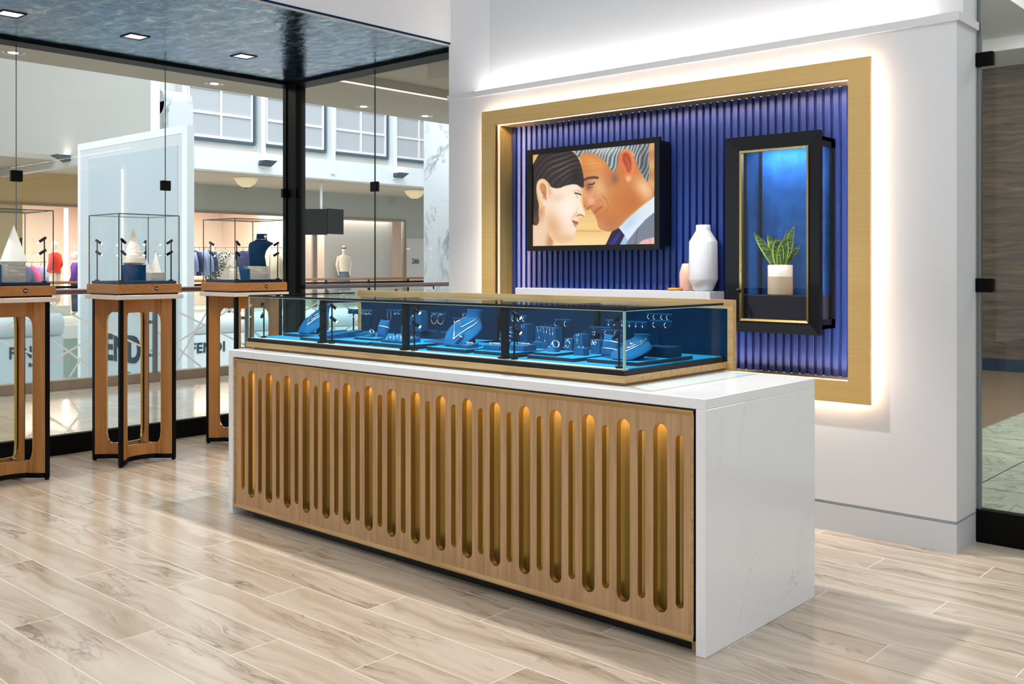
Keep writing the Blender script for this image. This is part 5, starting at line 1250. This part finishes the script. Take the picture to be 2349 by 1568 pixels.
def garment(label, m, loc, rz, w_=.42, L=.8, group=None):
    t = thing('hanging_garment', label, 'clothing', loc, rz, group)
    def ell(z, w2, d, n=16): return [Vector((w2*cos(2*pi*k/n), d*sin(2*pi*k/n)*(1+.25*sin(3*2*pi*k/n)), z)) for k in range(n)]
    mb = MB().loft([ell(-L, w_*.52, .07), ell(-L*.5, w_*.5, .06), ell(-.16, w_*.46, .05), ell(-.10, w_*.3, .04), ell(-.06, .06, .035)])
    for s_ in (-1, 1): mb.tube([(s_*w_*.38, 0, -.13), (s_*w_*.56, 0, -.4), (s_*w_*.58, .02, -L*.85)], [.055, .05, .04], 8)
    obj('fabric', mb, m, t); obj('hanger', MB().tube([(0, 0, -.07), (0, 0, 0), (.012, 0, .03), (-.008, 0, .05)], .006, 6), 'black_metal', t); return t
def rack(label, x, y0, y1, z):
    t = thing('clothes_rail', label, 'clothes rail', (x, (y0+y1)/2, 0)); d = (y1-y0)/2
    obj('bar', MB().tube([(0, -d, z), (0, d, z)], .014, 8), 'brushed_steel', t)
    for s_ in (-1, 1): obj('support', MB().tube([(0, s_*d, 0), (0, s_*d, z)], .014, 8), 'brushed_steel', t)
rack('clothes rail with blue shirts right of the tall white panel', -27.9, 15.6, 16.7, 1.98)
for i, (y, m, nm) in enumerate(((15.70, 'cloth_brown', 'brown jacket at the left end of the shirt rail'), (15.95, 'cloth_blue', 'pale blue shirt, leftmost on the rail'), (16.12, 'cloth_navy', 'navy jacket between two pale blue shirts'), (16.30, 'cloth_blue', 'pale blue shirt right of the navy jacket'), (16.48, 'cloth_blue', 'pale blue shirt, third on the rail'), (16.64, 'cloth_navy', 'navy garment at the right end of the shirt rail'))):
    garment(nm, m, (-27.9, y, 1.93), R(25), .5, .85)
rack('clothes rail with patterned dresses behind the right pedestal case', -28.1, 16.9, 18.3, 2.0)
for y, m, nm in ((16.98, 'cloth_dots', 'small dark garment left of the dotted dress'), (17.35, 'cloth_dots', 'black dress with white dots behind the right pedestal case'), (18.0, 'cloth_navy', 'navy dress seen beside the right pedestal bust'), (18.2, 'cloth_navy', 'second navy dress seen beside the right pedestal bust')): garment(nm, m, (-28.1, y, 1.94), R(25), .62, 1.2)
rack('clothes rail with cream coats behind the right side of the right pedestal case', -28.1, 19.0, 19.5, 2.0)
for y, nm in ((19.10, 'left'), (19.32, 'right')): garment(f'long cream coat, {nm} of two behind the right pedestal case', 'cloth_cream', (-28.1, y, 1.94), R(25), .45, 1.1)
rack('clothes rail with dark garments right of the black corner post', -28.6, 20.2, 21.0, 1.35)
for y, m, nm in ((20.45, 'cloth_navy', 'navy'), (20.7, 'cloth_brown', 'brown'), (20.9, 'cloth_pink', 'purple pink')): garment(f'{nm} garment on the rail right of the black corner post', m, (-28.6, y, 1.3), R(25), .45, .8)
rack('clothes rail with bright garments beside the red mannequin', -28.6, 11.0, 11.9, 1.5)
for y, m, nm in ((11.3, 'cloth_navy', 'dark navy'), (11.5, 'cloth_pink', 'bright pink'), (11.75, 'cloth_blue', 'light blue')): garment(f'{nm} garment left of the red mannequin', m, (-28.6, y, 1.45), R(25), .5, .8)
# far balustrade
t = thing('balustrade', 'far balcony railing with light wooden handrail in front of the shops', 'railing', (FX-.3, 0, 0))
obj('handrail', MB().tube([(0, 6, 1.0), (0, 24, 1.0)], .035, 12), 'handrail_light', t); obj('lower_rail', MB().box((-.02, 6, .86), (.02, 24, .92)), 'black_metal', t); obj('glass_panel', box1((-.006, 6, .1), (.006, 24, .85)), 'glass_rail', t)
y = 6.5
while y < 24: obj('bracket', box1((-.02, y-.025, 0), (.02, y+.025, .97)), 'black_metal', t); y += 1.6
struct('wall_far_lower', MB().box((FX-.1, 4, -4.6), (FX, 34, -.3)), 'lower_green')
# hanging screens
t = thing('hanging_screens', 'pair of black display screens hanging back to back from a pole', 'screen', (-23.6, 17.75, 2.30))
obj('pole', MB().tube([(0, 0, .3), (0, 0, 1.60)], .04, 12), 'mall_white', t)
M1 = Matrix.Translation((-.13, -.11, 0)) @ Matrix.Rotation(R(44), 4, 'Z'); obj('screen_panel', MB().bbox((-.36, -.10, 0), (.36, -.04, .76), .01, M1).bbox((-.2, -.04, .15), (.2, .04, .6), .01, M1), 'tv_black', t)
M2 = Matrix.Translation((.08, .46, 0)) @ Matrix.Rotation(R(103), 4, 'Z'); obj('screen_panel', MB().bbox((-.36, -.03, .03), (.36, .03, .78), .01, M2), 'tv_black', t)
# ------------------------------------------------------------ closing touches
bpy.context.view_layer.update()
